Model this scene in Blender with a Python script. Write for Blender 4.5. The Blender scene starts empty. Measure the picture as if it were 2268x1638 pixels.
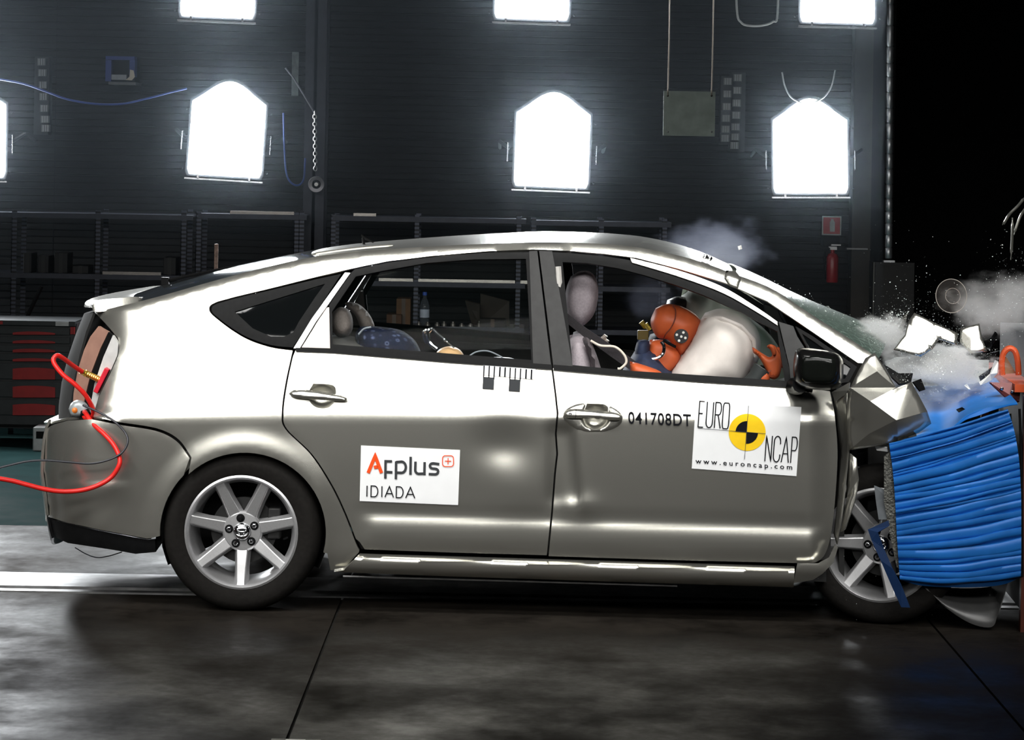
import bpy, bmesh, math, random
import numpy as np
from mathutils import Vector, Matrix
from mathutils.geometry import delaunay_2d_cdt

random.seed(7)
rng = np.random.default_rng(11)
scene = bpy.context.scene
col = scene.collection

# ------------------------------------------------------------------ camera
# world: X along the track (to the picture's right), Y away from the camera, Z up, metres
F, X0, Y0 = 6600.0, 1150.0, 326.0        # focal length and principal point in photo pixels (2268 x 1638)
CAM = Vector((0.0, 0.0, 1.812))
ROLL = math.radians(1.0)
RT = Vector((math.cos(ROLL), 0, math.sin(ROLL)))
DN = Vector((math.sin(ROLL), 0, -math.cos(ROLL)))
cam_data = bpy.data.cameras.new('camera')
cam = bpy.data.objects.new('camera', cam_data)
col.objects.link(cam)
cam_data.sensor_width = 36.0
cam_data.lens = 36.0 * F / 2268.0
cam_data.shift_x = (1134.0 - X0) / 2268.0
cam_data.shift_y = -(819.0 - Y0) / 2268.0
cam_data.clip_end = 200
M = Matrix.Identity(4)
M.col[0] = (RT.x, RT.y, RT.z, 0)
M.col[1] = (-DN.x, -DN.y, -DN.z, 0)
M.col[2] = (0, -1, 0, 0)
M.col[3] = (CAM.x, CAM.y, CAM.z, 1)
cam.matrix_world = M
scene.camera = cam

# ------------------------------------------------------------------ world, exposure
world = bpy.data.worlds.new('world')
scene.world = world
world.use_nodes = True
world.node_tree.nodes['Background'].inputs[0].default_value = (0.55, 0.62, 0.8, 1)
world.node_tree.nodes['Background'].inputs[1].default_value = 0.008
vs = scene.view_settings
vs.view_transform = 'Standard'
vs.look = 'None'
vs.exposure = 0.0
vs.gamma = 1.0
vs.use_curve_mapping = False

# ------------------------------------------------------------------ the hall's lamp bank on the camera's side
def area(name, loc, target, sx, sy, power, color=(1, 1, 1)):
    d = bpy.data.lights.new(name, 'AREA')
    d.shape = 'RECTANGLE'
    d.size, d.size_y, d.energy, d.color = sx, sy, power, color
    o = bpy.data.objects.new(name, d)
    col.objects.link(o)
    o.location = loc
    o.rotation_euler = (Vector(target) - Vector(loc)).to_track_quat('-Z', 'Y').to_euler()
    return o
FRONT_POWER = 4.1
for i, x in enumerate((-7.0, -4.2, -1.4, 1.4, 4.2)):
    for yy, zz_, kk, sp_ in ((3.2, 4.0, 1.45, 38), (4.6, 6.2, 1.1, 32), (7.8, 6.8, 1.6, 24)):
        L_ = area('bank_light', (x, yy, zz_), (max(x * 0.45, -2.0), 12.0, 0.8), 2.8, 0.9, FRONT_POWER * kk, (1.0, 0.99, 0.96))
        L_.data.spread = math.radians(sp_)
# unseen lights added left of the view, beyond the wall lamps, for floor glare
for (x, z) in ((-3.9, 2.9), (-5.2, 1.9), (-3.9, 3.9)):
    area('added_glare_light', (x, 18.45, z), (x * 0.6, 10.0, 0.5), 0.46, 0.46, 95, (0.93, 0.97, 1.0))
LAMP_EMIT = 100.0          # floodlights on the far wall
HAZE = 0.034
scene.cycles.volume_bounces = 6
scene.cycles.use_light_tree = False

# ------------------------------------------------------------------ coordinate helpers
def ray(x, y):
    return Vector((0, 1, 0)) + RT * ((x - X0) / F) + DN * ((y - Y0) / F)
def pix(x, y, Y):
    return CAM + ray(x, y) * Y
def flo(x, y, z=0.0):
    d = ray(x, y)
    return CAM + d * ((z - CAM.z) / d.z)
YAW = math.radians(2.4)
AX = Vector((math.cos(YAW), -math.sin(YAW), 0))      # towards the car's nose
NX = Vector((-math.sin(YAW), -math.cos(YAW), 0))     # lateral, towards the camera
UP = Vector((0, 0, 1))
C0 = pix(541, 1173, 12.36)
def car(x, y, w):
    d = ray(x, y)
    t = (w + NX.dot(C0) - NX.dot(CAM)) / NX.dot(d)
    return CAM + d * t
def mir(p):
    return p - NX * (2 * NX.dot(p - C0))

# ------------------------------------------------------------------ materials
MATS = {}
def pm(name, color, rough=0.5, metal=0.0, nscale=20.0, namt=0.12, bump=0.0, coat=0.0, spec=0.5, emit=None, estr=0.0, stretch=None, alpha=None, trans=0.0, ior=1.45, bscale=None):
    if name in MATS:
        return MATS[name]
    m = bpy.data.materials.new(name)
    m.use_nodes = True
    nt = m.node_tree
    b = nt.nodes['Principled BSDF']
    b.inputs['Roughness'].default_value = rough
    b.inputs['Metallic'].default_value = metal
    b.inputs['Specular IOR Level'].default_value = spec
    b.inputs['Coat Weight'].default_value = coat
    b.inputs['Coat Roughness'].default_value = 0.08
    b.inputs['IOR'].default_value = ior
    b.inputs['Transmission Weight'].default_value = trans
    if alpha is not None:
        b.inputs['Alpha'].default_value = alpha
    tc = nt.nodes.new('ShaderNodeTexCoord')
    mp = nt.nodes.new('ShaderNodeMapping')
    if stretch:
        mp.inputs['Scale'].default_value = stretch
    nt.links.new(tc.outputs['Object'], mp.inputs[0])
    no = nt.nodes.new('ShaderNodeTexNoise')
    no.inputs['Scale'].default_value = nscale
    no.inputs['Detail'].default_value = 5
    nt.links.new(mp.outputs[0], no.inputs['Vector'])
    cr = nt.nodes.new('ShaderNodeValToRGB')
    c = np.array(color[:3])
    lo, hi = np.clip(c * (1 - namt), 0, 1), np.clip(c * (1 + namt), 0, 1)
    cr.color_ramp.elements[0].position = 0.3
    cr.color_ramp.elements[1].position = 0.7
    cr.color_ramp.elements[0].color = (*lo, 1)
    cr.color_ramp.elements[1].color = (*hi, 1)
    nt.links.new(no.outputs['Fac'], cr.inputs[0])
    nt.links.new(cr.outputs[0], b.inputs['Base Color'])
    if bump:
        bp = nt.nodes.new('ShaderNodeBump')
        bp.inputs['Strength'].default_value = bump
        bp.inputs['Distance'].default_value = 0.01
        if bscale:
            n2 = nt.nodes.new('ShaderNodeTexNoise')
            n2.inputs['Scale'].default_value = bscale
            nt.links.new(mp.outputs[0], n2.inputs['Vector'])
            nt.links.new(n2.outputs['Fac'], bp.inputs['Height'])
        else:
            nt.links.new(no.outputs['Fac'], bp.inputs['Height'])
        nt.links.new(bp.outputs[0], b.inputs['Normal'])
    if emit is not None:
        b.inputs['Emission Color'].default_value = (*emit, 1)
        b.inputs['Emission Strength'].default_value = estr
    MATS[name] = m
    return m

def thin_glass(name, tint, opaque=0.08, rough=0.05, body=None):
    """a thin pane: mostly lets light straight through, with a gloss and an optional body colour"""
    m = bpy.data.materials.new(name); m.use_nodes = True
    nt = m.node_tree; nt.nodes.clear()
    out = nt.nodes.new('ShaderNodeOutputMaterial')
    tr = nt.nodes.new('ShaderNodeBsdfTransparent'); tr.inputs[0].default_value = (*tint, 1)
    pb = nt.nodes.new('ShaderNodeBsdfPrincipled')
    pb.inputs['Base Color'].default_value = (*(body or (0.02, 0.03, 0.03)), 1)
    pb.inputs['Roughness'].default_value = rough
    mx = nt.nodes.new('ShaderNodeMixShader')
    fr = nt.nodes.new('ShaderNodeFresnel'); fr.inputs[0].default_value = 1.4
    ad = nt.nodes.new('ShaderNodeMath'); ad.operation = 'ADD'; ad.use_clamp = True
    ad.inputs[1].default_value = opaque
    nt.links.new(fr.outputs[0], ad.inputs[0])
    nt.links.new(ad.outputs[0], mx.inputs[0])
    nt.links.new(tr.outputs[0], mx.inputs[1]); nt.links.new(pb.outputs[0], mx.inputs[2])
    nt.links.new(mx.outputs[0], out.inputs[0])
    return m

PAINT = pm('silver_metallic_paint', (0.58, 0.57, 0.515), 0.27, 0.9, 900, 0.05, coat=0.35)
BLACKP = pm('black_plastic', (0.007, 0.0072, 0.0075), 0.4, 0, 60, 0.2, spec=0.06)
TRIM = pm('satin_black_trim', (0.007, 0.0072, 0.0075), 0.34, 0, 40, 0.15, spec=0.06)
PILLAR = pm('grey_black_pillar_film', (0.040, 0.040, 0.040), 0.5, 0.0, 30, 0.12, spec=0.2)
DARK = pm('dark_cavity', (0.012, 0.012, 0.012), 0.85, 0, 30, 0.3)
RUBBER = pm('tyre_rubber', (0.0075, 0.0066, 0.0058), 0.8, 0, 60, 0.25, bump=0.15, spec=0.2)
ALLOY = pm('alloy_silver', (0.55, 0.55, 0.56), 0.34, 0.75, 200, 0.05)
CHROME = pm('chrome', (0.75, 0.76, 0.78), 0.10, 1.0, 30, 0.05)
STEEL = pm('worn_steel', (0.35, 0.35, 0.35), 0.38, 0.9, 14, 0.3, bump=0.1)
BRASS = pm('brass', (0.85, 0.62, 0.12), 0.28, 0.9, 80, 0.15)
REDH = pm('red_hose_rubber', (0.72, 0.018, 0.014), 0.38, 0, 40, 0.08)
REDP = pm('red_painted_plate', (0.62, 0.02, 0.04), 0.4, 0, 40, 0.1)
BLACKC = pm('black_cable', (0.02, 0.022, 0.03), 0.4, 0, 50, 0.1)
WHITES = pm('white_sticker_film', (0.86, 0.87, 0.88), 0.7, 0, 15, 0.02, spec=0.1)
INK = pm('black_ink', (0.010, 0.0105, 0.013), 0.8, 0, 30, 0.1, spec=0.04)
INKG = pm('dark_grey_ink', (0.05, 0.053, 0.057), 0.8, 0, 30, 0.05, spec=0.04)
INKO = pm('orange_ink', (0.85, 0.09, 0.02), 0.8, 0, 30, 0.04, spec=0.05)
INKY = pm('yellow_ink', (0.92, 0.60, 0.02), 0.8, 0, 30, 0.03, spec=0.05)
BLUEA = pm('blue_painted_aluminium', (0.012, 0.15, 0.52), 0.42, 0.1, 9, 0.18, bump=0.12)
SEAT = pm('grey_seat_fabric', (0.42, 0.37, 0.40), 0.85, 0, 120, 0.12, bump=0.2)
SEATB = pm('beige_grey_seat_fabric', (0.36, 0.30, 0.28), 0.85, 0, 120, 0.12, bump=0.2)
DUMMY = pm('orange_dummy_vinyl', (0.55, 0.105, 0.03), 0.5, 0, 12, 0.15)
AIRBAG = pm('airbag_nylon', (0.80, 0.74, 0.69), 0.8, 0, 18, 0.06, bump=0.15)
AIRBAG2 = pm('passenger_airbag_nylon', (0.62, 0.66, 0.58), 0.8, 0, 18, 0.05)
TAN = pm('tan_vinyl_skin', (0.66, 0.40, 0.20), 0.45, 0, 15, 0.1)
ORANGEP = pm('orange_painted_steel', (0.75, 0.11, 0.03), 0.45, 0.1, 12, 0.2)

# ------------------------------------------------------------------ object helpers
def wloc(o):
    v = Vector((0, 0, 0))
    while o is not None:
        v = v + o.location
        o = o.parent
    return v
def tag(o, label=None, cat=None, group=None, kind=None):
    if label: o['label'] = label
    if cat: o['category'] = cat
    if group: o['group'] = group
    if kind: o['kind'] = kind
    return o
def empty(name, loc, parent=None):
    o = bpy.data.objects.new(name, None)
    col.objects.link(o)
    o.empty_display_size = 0.1
    o.location = Vector(loc) - (wloc(parent) if parent else Vector((0, 0, 0)))
    o.parent = parent
    return o
def mk(name, verts, faces, mat, parent=None, smooth=True, solid=0.0, bevel=0.0, sharp=40, auto=True):
    """one mesh object from world coordinates"""
    vs_ = [Vector(v) for v in verts]
    if parent is None:
        lo = Vector((min(v.x for v in vs_), min(v.y for v in vs_), min(v.z for v in vs_)))
        hi = Vector((max(v.x for v in vs_), max(v.y for v in vs_), max(v.z for v in vs_)))
        org = Vector(((lo.x + hi.x) / 2, (lo.y + hi.y) / 2, lo.z))
    else:
        org = wloc(parent)
    me = bpy.data.meshes.new(name)
    me.from_pydata([tuple(v - org) for v in vs_], [], faces)
    me.materials.append(mat)
    if smooth:
        me.polygons.foreach_set('use_smooth', [True] * len(me.polygons))
        if auto:
            try: me.set_sharp_from_angle(angle=math.radians(sharp))
            except Exception: pass
    me.update()
    o = bpy.data.objects.new(name, me)
    col.objects.link(o)
    o.parent = parent
    if parent is None:
        o.location = org
    if solid:
        md = o.modifiers.new('thickness', 'SOLIDIFY'); md.thickness = solid; md.offset = -1
        if smooth:
            es = o.modifiers.new('edge_split', 'EDGE_SPLIT'); es.split_angle = math.radians(min(50, sharp))
    if bevel:
        md = o.modifiers.new('edge', 'BEVEL'); md.width = bevel; md.segments = 2; md.limit_method = 'ANGLE'
    return o

class G:
    """collects shapes for one mesh"""
    def __init__(s): s.v, s.f = [], []
    def add(s, v, f):
        n = len(s.v); s.v += [Vector(p) for p in v]; s.f += [tuple(i + n for i in q) for q in f]; return s
    def box(s, c, size, ex=Vector((1, 0, 0)), ey=Vector((0, 1, 0)), ez=Vector((0, 0, 1))):
        c = Vector(c); a, b, d = ex * size[0] / 2, ey * size[1] / 2, ez * size[2] / 2
        v = [c - a - b - d, c + a - b - d, c + a + b - d, c - a + b - d, c - a - b + d, c + a - b + d, c + a + b + d, c - a + b + d]
        return s.add(v, [(3, 2, 1, 0), (4, 5, 6, 7), (0, 1, 5, 4), (1, 2, 6, 5), (2, 3, 7, 6), (3, 0, 4, 7)])
    def bx(s, x0, x1, y0, y1, z0, z1):
        return s.box(((x0 + x1) / 2, (y0 + y1) / 2, (z0 + z1) / 2), (x1 - x0, y1 - y0, z1 - z0))
    def tube(s, pts, r, n=8, caps=True):
        pts = [Vector(p) for p in pts]
        rr = r if isinstance(r, (list, tuple)) else [r] * len(pts)
        t0 = (pts[1] - pts[0]).normalized()
        u = t0.orthogonal().normalized()
        rings = []
        for i, p in enumerate(pts):
            t = (pts[min(i + 1, len(pts) - 1)] - pts[max(i - 1, 0)]).normalized()
            u = (u - t * u.dot(t)).normalized()
            b = t.cross(u)
            rings.append([p + (u * math.cos(a) + b * math.sin(a)) * rr[i] for a in [2 * math.pi * k / n for k in range(n)]])
        v = [q for R in rings for q in R]
        f = []
        for i in range(len(pts) - 1):
            for k in range(n):
                a, b2 = i * n + k, i * n + (k + 1) % n
                f.append((a, b2, b2 + n, a + n))
        if caps:
            f.append(tuple(range(n - 1, -1, -1)))
            m = (len(pts) - 1) * n
            f.append(tuple(range(m, m + n)))
        return s.add(v, f)
    def lathe(s, c, prof, e1, e2, ax, n=48, close=False):
        """prof: (radius, distance along ax) pairs"""
        v, f = [], []
        for (r, d) in prof:
            for k in range(n):
                a = 2 * math.pi * k / n
                v.append(c + e1 * (r * math.cos(a)) + e2 * (r * math.sin(a)) + ax * d)
        m = len(prof)
        for i in range(m - 1 + (1 if close else 0)):
            j = (i + 1) % m
            for k in range(n):
                k2 = (k + 1) % n
                f.append((i * n + k, i * n + k2, j * n + k2, j * n + k))
        return s.add(v, f)
    def obj(s, name, mat, parent=None, **k):
        return mk(name, s.v, s.f, mat, parent, **k)

def spline(pts, n=10):
    """Catmull-Rom through points (any dimension)"""
    p = [np.array(q, float) for q in pts]
    p = [2 * p[0] - p[1]] + p + [2 * p[-1] - p[-2]]
    out = []
    for i in range(1, len(p) - 2):
        for k in range(n):
            t = k / n
            a, b, c, d = p[i - 1], p[i], p[i + 1], p[i + 2]
            out.append(0.5 * (2 * b + (c - a) * t + (2 * a - 5 * b + 4 * c - d) * t * t + (3 * b - a - 3 * c + d) * t ** 3))
    out.append(p[-2])
    return out

def pchip(xs, ys, x):
    """monotone cubic through sorted points"""
    n = len(xs)
    if x <= xs[0]: return ys[0]
    if x >= xs[-1]: return ys[-1]
    i = 0
    while xs[i + 1] < x: i += 1
    def d(j): return (ys[j + 1] - ys[j]) / (xs[j + 1] - xs[j])
    def m(j):
        if j == 0: return d(0)
        if j == n - 1: return d(n - 2)
        a, b = d(j - 1), d(j)
        return 0.0 if a * b <= 0 else 2 * a * b / (a + b)
    h = xs[i + 1] - xs[i]; t = (x - xs[i]) / h
    return ((1 + 2 * t) * (1 - t) ** 2 * ys[i] + t * (1 - t) ** 2 * h * m(i) + t * t * (3 - 2 * t) * ys[i + 1] + t * t * (t - 1) * h * m(i + 1))
def curve(pts):
    xs, ys = [p[0] for p in pts], [p[1] for p in pts]
    return lambda x: pchip(xs, ys, x)
def sm(a, b, x):
    t = min(1, max(0, (x - a) / (b - a))); return t * t * (3 - 2 * t)

def dens(poly, step, closed=True):
    out = []
    n = len(poly)
    for i in range(n if closed else n - 1):
        a, b = poly[i], poly[(i + 1) % n]
        k = max(1, int(round(math.hypot(b[0] - a[0], b[1] - a[1]) / step)))
        out += [(a[0] + (b[0] - a[0]) * j / k, a[1] + (b[1] - a[1]) * j / k) for j in range(k)]
    if not closed: out.append(poly[-1])
    return out
def poly_dist(pts, poly):
    P = np.array(pts, float)[:, None, :]; A = np.array(poly, float); B = np.roll(A, -1, 0)
    d = B - A; L = np.maximum((d ** 2).sum(1), 1e-9)
    t = np.clip(((P - A) * d).sum(2) / L, 0, 1)
    q = A + t[..., None] * d
    return np.sqrt(((P - q) ** 2).sum(2).min(1))
def inside(pts, poly):
    P = np.array(pts, float); A = np.array(poly, float); B = np.roll(A, -1, 0)
    x, y = P[:, 0:1], P[:, 1:2]
    c = ((A[:, 1] > y) != (B[:, 1] > y)) & (x < (B[:, 0] - A[:, 0]) * (y - A[:, 1]) / np.where(B[:, 1] == A[:, 1], 1e-9, B[:, 1] - A[:, 1]) + A[:, 0])
    return (c.sum(1) % 2) == 1
def fill(poly, step, hole=None, bstep=None):
    """triangulated polygon with interior points: (points, triangles, distance to the rim)"""
    bd = dens(poly, bstep or step)
    loops = [bd] + ([dens(hole, bstep or step)] if hole else [])
    a = np.array(bd)
    gx = np.arange(a[:, 0].min() + step * 0.5, a[:, 0].max(), step)
    gy = np.arange(a[:, 1].min() + step * 0.5, a[:, 1].max(), step)
    gr = np.array([(x, y) for y in gy for x in gx]) if len(gx) and len(gy) else np.zeros((0, 2))
    if len(gr):
        ok = inside(gr, bd) & (poly_dist(gr, bd) > step * 0.45)
        if hole:
            ok &= ~inside(gr, loops[1]) & (poly_dist(gr, loops[1]) > step * 0.45)
        gr = gr[ok]
    pts, faces = [], []
    for L in loops:
        faces.append(list(range(len(pts), len(pts) + len(L)))); pts += L
    nb = len(pts)
    pts = pts + [tuple(g) for g in gr]
    r = delaunay_2d_cdt([Vector(p) for p in pts], [], faces, 1, 1e-6)
    vs2, fs = [(v.x, v.y) for v in r[0]], [tuple(f) for f in r[2]]
    if hole:
        ctr = [(sum(vs2[i][0] for i in f) / len(f), sum(vs2[i][1] for i in f) / len(f)) for f in fs]
        keep = ~inside(ctr, loops[1])
        fs = [f for f, k in zip(fs, keep) if k]
        used = sorted({i for f in fs for i in f}); new = {o: n for n, o in enumerate(used)}
        vs2 = [vs2[i] for i in used]; fs = [tuple(new[i] for i in f) for f in fs]
    d = poly_dist(vs2, bd)
    if hole: d = np.minimum(d, poly_dist(vs2, loops[1]))
    return vs2, fs, d

def orient(verts, faces, want):
    out = []
    for f in faces:
        a, b, c = verts[f[0]], verts[f[1]], verts[f[2]]
        out.append(f if (b - a).cross(c - a).dot(want) > 0 else f[::-1])
    return out

# ================================================================== THE HALL
def slab_mat(name, base, rough, streak, gloss=0.56):
    m = bpy.data.materials.new(name); m.use_nodes = True
    nt = m.node_tree; b = nt.nodes['Principled BSDF']
    geo = nt.nodes.new('ShaderNodeNewGeometry')
    mp = nt.nodes.new('ShaderNodeMapping'); mp.inputs['Scale'].default_value = (1.15, 1.0, 1)
    nt.links.new(geo.outputs['Position'], mp.inputs[0])
    n1 = nt.nodes.new('ShaderNodeTexNoise'); n1.inputs['Scale'].default_value = 1.9; n1.inputs['Detail'].default_value = 8; n1.inputs['Roughness'].default_value = 0.62
    n2 = nt.nodes.new('ShaderNodeTexNoise'); n2.inputs['Scale'].default_value = 26; n2.inputs['Detail'].default_value = 6
    nt.links.new(mp.outputs[0], n1.inputs['Vector']); nt.links.new(mp.outputs[0], n2.inputs['Vector'])
    cr = nt.nodes.new('ShaderNodeValToRGB')
    c = np.array(base)
    cr.color_ramp.elements[0].position = 0.32; cr.color_ramp.elements[1].position = 0.70
    cr.color_ramp.elements[0].color = (*(c * (1 - streak)), 1); cr.color_ramp.elements[1].color = (*(c * (1 + streak)), 1)
    mix = nt.nodes.new('ShaderNodeMath'); mix.operation = 'MULTIPLY_ADD'; mix.inputs[1].default_value = 0.25
    nt.links.new(n2.outputs['Fac'], mix.inputs[0])
    sc = nt.nodes.new('ShaderNodeMath'); sc.operation = 'MULTIPLY'; sc.inputs[1].default_value = 0.78
    nt.links.new(n1.outputs['Fac'], sc.inputs[0]); nt.links.new(sc.outputs[0], mix.inputs[2])
    nt.links.new(mix.outputs[0], cr.inputs[0]); nt.links.new(cr.outputs[0], b.inputs['Base Color'])
    rr = nt.nodes.new('ShaderNodeMapRange'); rr.inputs[1].default_value = 0.3; rr.inputs[2].default_value = 0.7
    rr.inputs[3].default_value = rough - 0.13; rr.inputs[4].default_value = rough + 0.2
    nt.links.new(n1.outputs['Fac'], rr.inputs[0]); nt.links.new(rr.outputs[0], b.inputs['Roughness'])
    bp = nt.nodes.new('ShaderNodeBump'); bp.inputs['Strength'].default_value = 0.06; bp.inputs['Distance'].default_value = 0.01
    nt.links.new(n2.outputs['Fac'], bp.inputs['Height']); nt.links.new(bp.outputs[0], b.inputs['Normal'])
    b.inputs['Specular IOR Level'].default_value = 0.12
    df = nt.nodes.new('ShaderNodeBsdfDiffuse'); nt.links.new(cr.outputs[0], df.inputs[0]); nt.links.new(bp.outputs[0], df.inputs['Normal'])
    mx = nt.nodes.new('ShaderNodeMixShader'); mx.inputs[0].default_value = gloss
    gm = nt.nodes.new('ShaderNodeMapRange'); gm.inputs[1].default_value = 0.33; gm.inputs[2].default_value = 0.67; gm.inputs[3].default_value = gloss * 1.5; gm.inputs[4].default_value = gloss * 0.55
    nt.links.new(mix.outputs[0], gm.inputs[0]); nt.links.new(gm.outputs[0], mx.inputs[0])
    nt.links.new(df.outputs[0], mx.inputs[1]); nt.links.new(b.outputs[0], mx.inputs[2])
    nt.links.new(mx.outputs[0], nt.nodes['Material Output'].inputs[0])
    return m
CONC = slab_mat('polished_concrete', (0.017, 0.0145, 0.012), 0.46, 0.8)
TEAL = slab_mat('teal_floor_paint', (0.012, 0.028, 0.028), 0.45, 0.3, 0.08)
BASE = pm('floor_joint_filler', (0.01, 0.01, 0.009), 0.8)
floor_o = G().bx(-9.0, 8.0, -4.0, 22.0, -0.10, -0.012).obj('floor', BASE, smooth=False)
tag(floor_o, 'dark polished concrete floor slabs of the test hall', 'floor', kind='structure')
J1, J2 = -0.675, 1.625
xs = [-9.0] + [J1 + (J2 - J1) * k for k in range(-3, 4)] + [8.0]
RY0, RY1 = flo(150, 1313).y, flo(150, 1270).y            # the guide rail's channel
TY = flo(60, 1163).y                                     # where the green paint starts
ys = [-4.0, 5.2, RY0]
for a, b in zip(xs[:-1], xs[1:]):
    for c, d in list(zip(ys[:-1], ys[1:])) + [(RY1, TY)]:
        G().bx(a + 0.005, b - 0.005, c + 0.004, d - 0.004, -0.012, 0.0).obj('slab', CONC, floor_o, smooth=False)
G().bx(-9, 8, TY + 0.004, 22, -0.012, 0.0).obj('painted_strip', TEAL, floor_o, smooth=False)
ra, rb, rc = flo(150, 1300).y, flo(150, 1306).y, flo(150, 1311).y
G().bx(-9, 8, ra, RY1 - 0.004, -0.012, 0.004).obj('rail_plate', STEEL, floor_o, smooth=False)
G().bx(-9, 8, rc, rb, -0.012, 0.003).obj('rail_lip', STEEL, floor_o, smooth=False)
hp = flo(655, 1640)
g = G(); g.bx(hp.x - 0.075, hp.x + 0.075, hp.y - 0.13, hp.y + 0.02, -0.010, 0.002)
hatch = g.obj('hatch_cover', pm('hatch_steel', (0.05, 0.045, 0.04), 0.5, 0.6, 30, 0.3), floor_o, smooth=False)
G().bx(hp.x - 0.03, hp.x + 0.03, hp.y - 0.02, hp.y - 0.005, 0.002, 0.006).obj('hatch_grip', STEEL, hatch, smooth=False)

WALLM = pm('charcoal_wall_cladding', (0.007, 0.0072, 0.0075), 0.85, 0.0, 6, 0.35, stretch=(1, 1, 4))
WALLD = pm('black_wall', (0.006, 0.006, 0.007), 0.9, 0, 6, 0.3)
WY = 19.0
WXR = 2.24
wall = G().bx(-9.0, WXR, WY, WY + 0.2, 0, 7.2).obj('wall_back', WALLD, smooth=False)
tag(wall, 'dark back wall clad in ribbed boards behind the floodlights', 'wall', kind='structure')
bl, bh = 2.72, 0.265
def board_mesh():
    # profile along the height: shallow ribs and a shadow gap at the top
    prof, z, k = [(0.0, 0.004)], 0.004, 0
    pitch = (bh - 0.008) / 6
    while k < 6:
        prof += [(0.018, z + 0.003), (0.018, z + pitch - 0.008), (0.011, z + pitch - 0.005), (0.011, z + pitch - 0.001)]
        z += pitch; k += 1
    prof += [(0.0, bh - 0.003)]
    v, f = [], []
    for x in (0.003, bl - 0.003):
        for d, zz in prof:
            v.append((x, -d, zz))
    n = len(prof)
    for i in range(n - 1): f.append((i, n + i, n + i + 1, i + 1))
    me = bpy.data.meshes.new('wall_board'); me.from_pydata(v, [], f); me.materials.append(WALLM); me.update()
    return me
bm_ = board_mesh()
xstart = pix(1068, 300, WY).x
k0 = -9.0
cols_x = [xstart - bl * k for k in (3, 2, 1, 0)]
wl = wloc(wall)
for r in range(19):
    for cx_ in cols_x:
        o = bpy.data.objects.new('wall_board', bm_); col.objects.link(o); o.parent = wall
        o.location = Vector((cx_ if cx_ + bl <= WXR + 0.02 else WXR - bl, WY, r * bh)) - wl
        if cx_ + bl > WXR + 0.02:
            o.scale.x = 1.0; o.location.x = WXR - bl - wl.x; o.location.y -= 0.001
wr_ = G().bx(WXR, WXR + 0.15, WY, 22.0, 0, 7.2).obj('wall_return', WALLD, smooth=False)
tag(wr_, 'black side of the recess to the right of the floodlight wall', 'wall', kind='structure')
w2 = G().bx(WXR + 0.15, 8.0, 22.0, 22.2, 0, 7.2).obj('wall_recess', WALLD, smooth=False)
tag(w2, 'black unlit wall deep behind the impact barrier', 'wall', kind='structure')
for nm, b in (('wall_left', (-9.2, -9.0, -4, 19.2)), ('wall_right', (8.0, 8.2, -4, 22.2)), ('wall_front', (-9.2, 8.2, -4.2, -4.0))):
    o = G().bx(b[0], b[1], b[2], b[3], 0, 7.2).obj(nm, WALLD, smooth=False)
    tag(o, 'plain black hall wall out of the picture, ' + nm.split('_')[1] + ' of the camera', 'wall', kind='structure')
o = G().bx(-9.2, 8.2, -4.2, 22.2, 7.2, 7.4).obj('ceiling', WALLD, smooth=False)
tag(o, 'black ceiling high over the test hall', 'ceiling', kind='structure')

# brown board pier right of the wall, and the dark steel column
PIER = pm('brown_pier_board', (0.028, 0.024, 0.019), 0.7, 0, 4, 0.25)
a, b = pix(1885, 500, 18.85).x, pix(1926, 500, 18.85).x
o = G().bx(a, b, 18.8, 19.0, 0, 5.0).obj('trim_1', PIER, smooth=False)
tag(o, 'brown board pier at the right end of the ribbed wall', 'pier', kind='structure')
ca, cb = pix(676, 300, 18.6).x, pix(722, 300, 18.6).x
COLM = pm('dark_blue_steel', (0.022, 0.024, 0.032), 0.45, 0.5, 10, 0.2)
g = G(); g.bx(ca, cb, 18.50, 18.525, 0, 6.5); g.bx(ca, cb, 18.78, 18.805, 0, 6.5); g.bx((ca + cb) / 2 - 0.01, (ca + cb) / 2 + 0.01, 18.5, 18.8, 0, 6.5)
o = g.obj('steel_column', COLM, smooth=False)
tag(o, 'dark steel I-section column between the first two floodlights', 'column', kind='structure')

# ------------------------------------------------------------------ haze that the lamps light up
hz = bpy.data.materials.new('lamp_haze'); hz.use_nodes = True
nt = hz.node_tree; nt.nodes.clear()
out = nt.nodes.new('ShaderNodeOutputMaterial'); vsn = nt.nodes.new('ShaderNodeVolumeScatter')
vsn.inputs['Color'].default_value = (0.74, 0.87, 1.0, 1); vsn.inputs['Density'].default_value = HAZE; vsn.inputs['Anisotropy'].default_value = 0.2
nt.links.new(vsn.outputs[0], out.inputs['Volume'])
o = G().bx(-8.9, WXR - 0.01, 18.12, 18.97, 0.02, 6.8).obj('haze', hz, smooth=False)
tag(o, 'thin bluish haze glowing around the floodlights', 'haze', kind='stuff')

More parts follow.
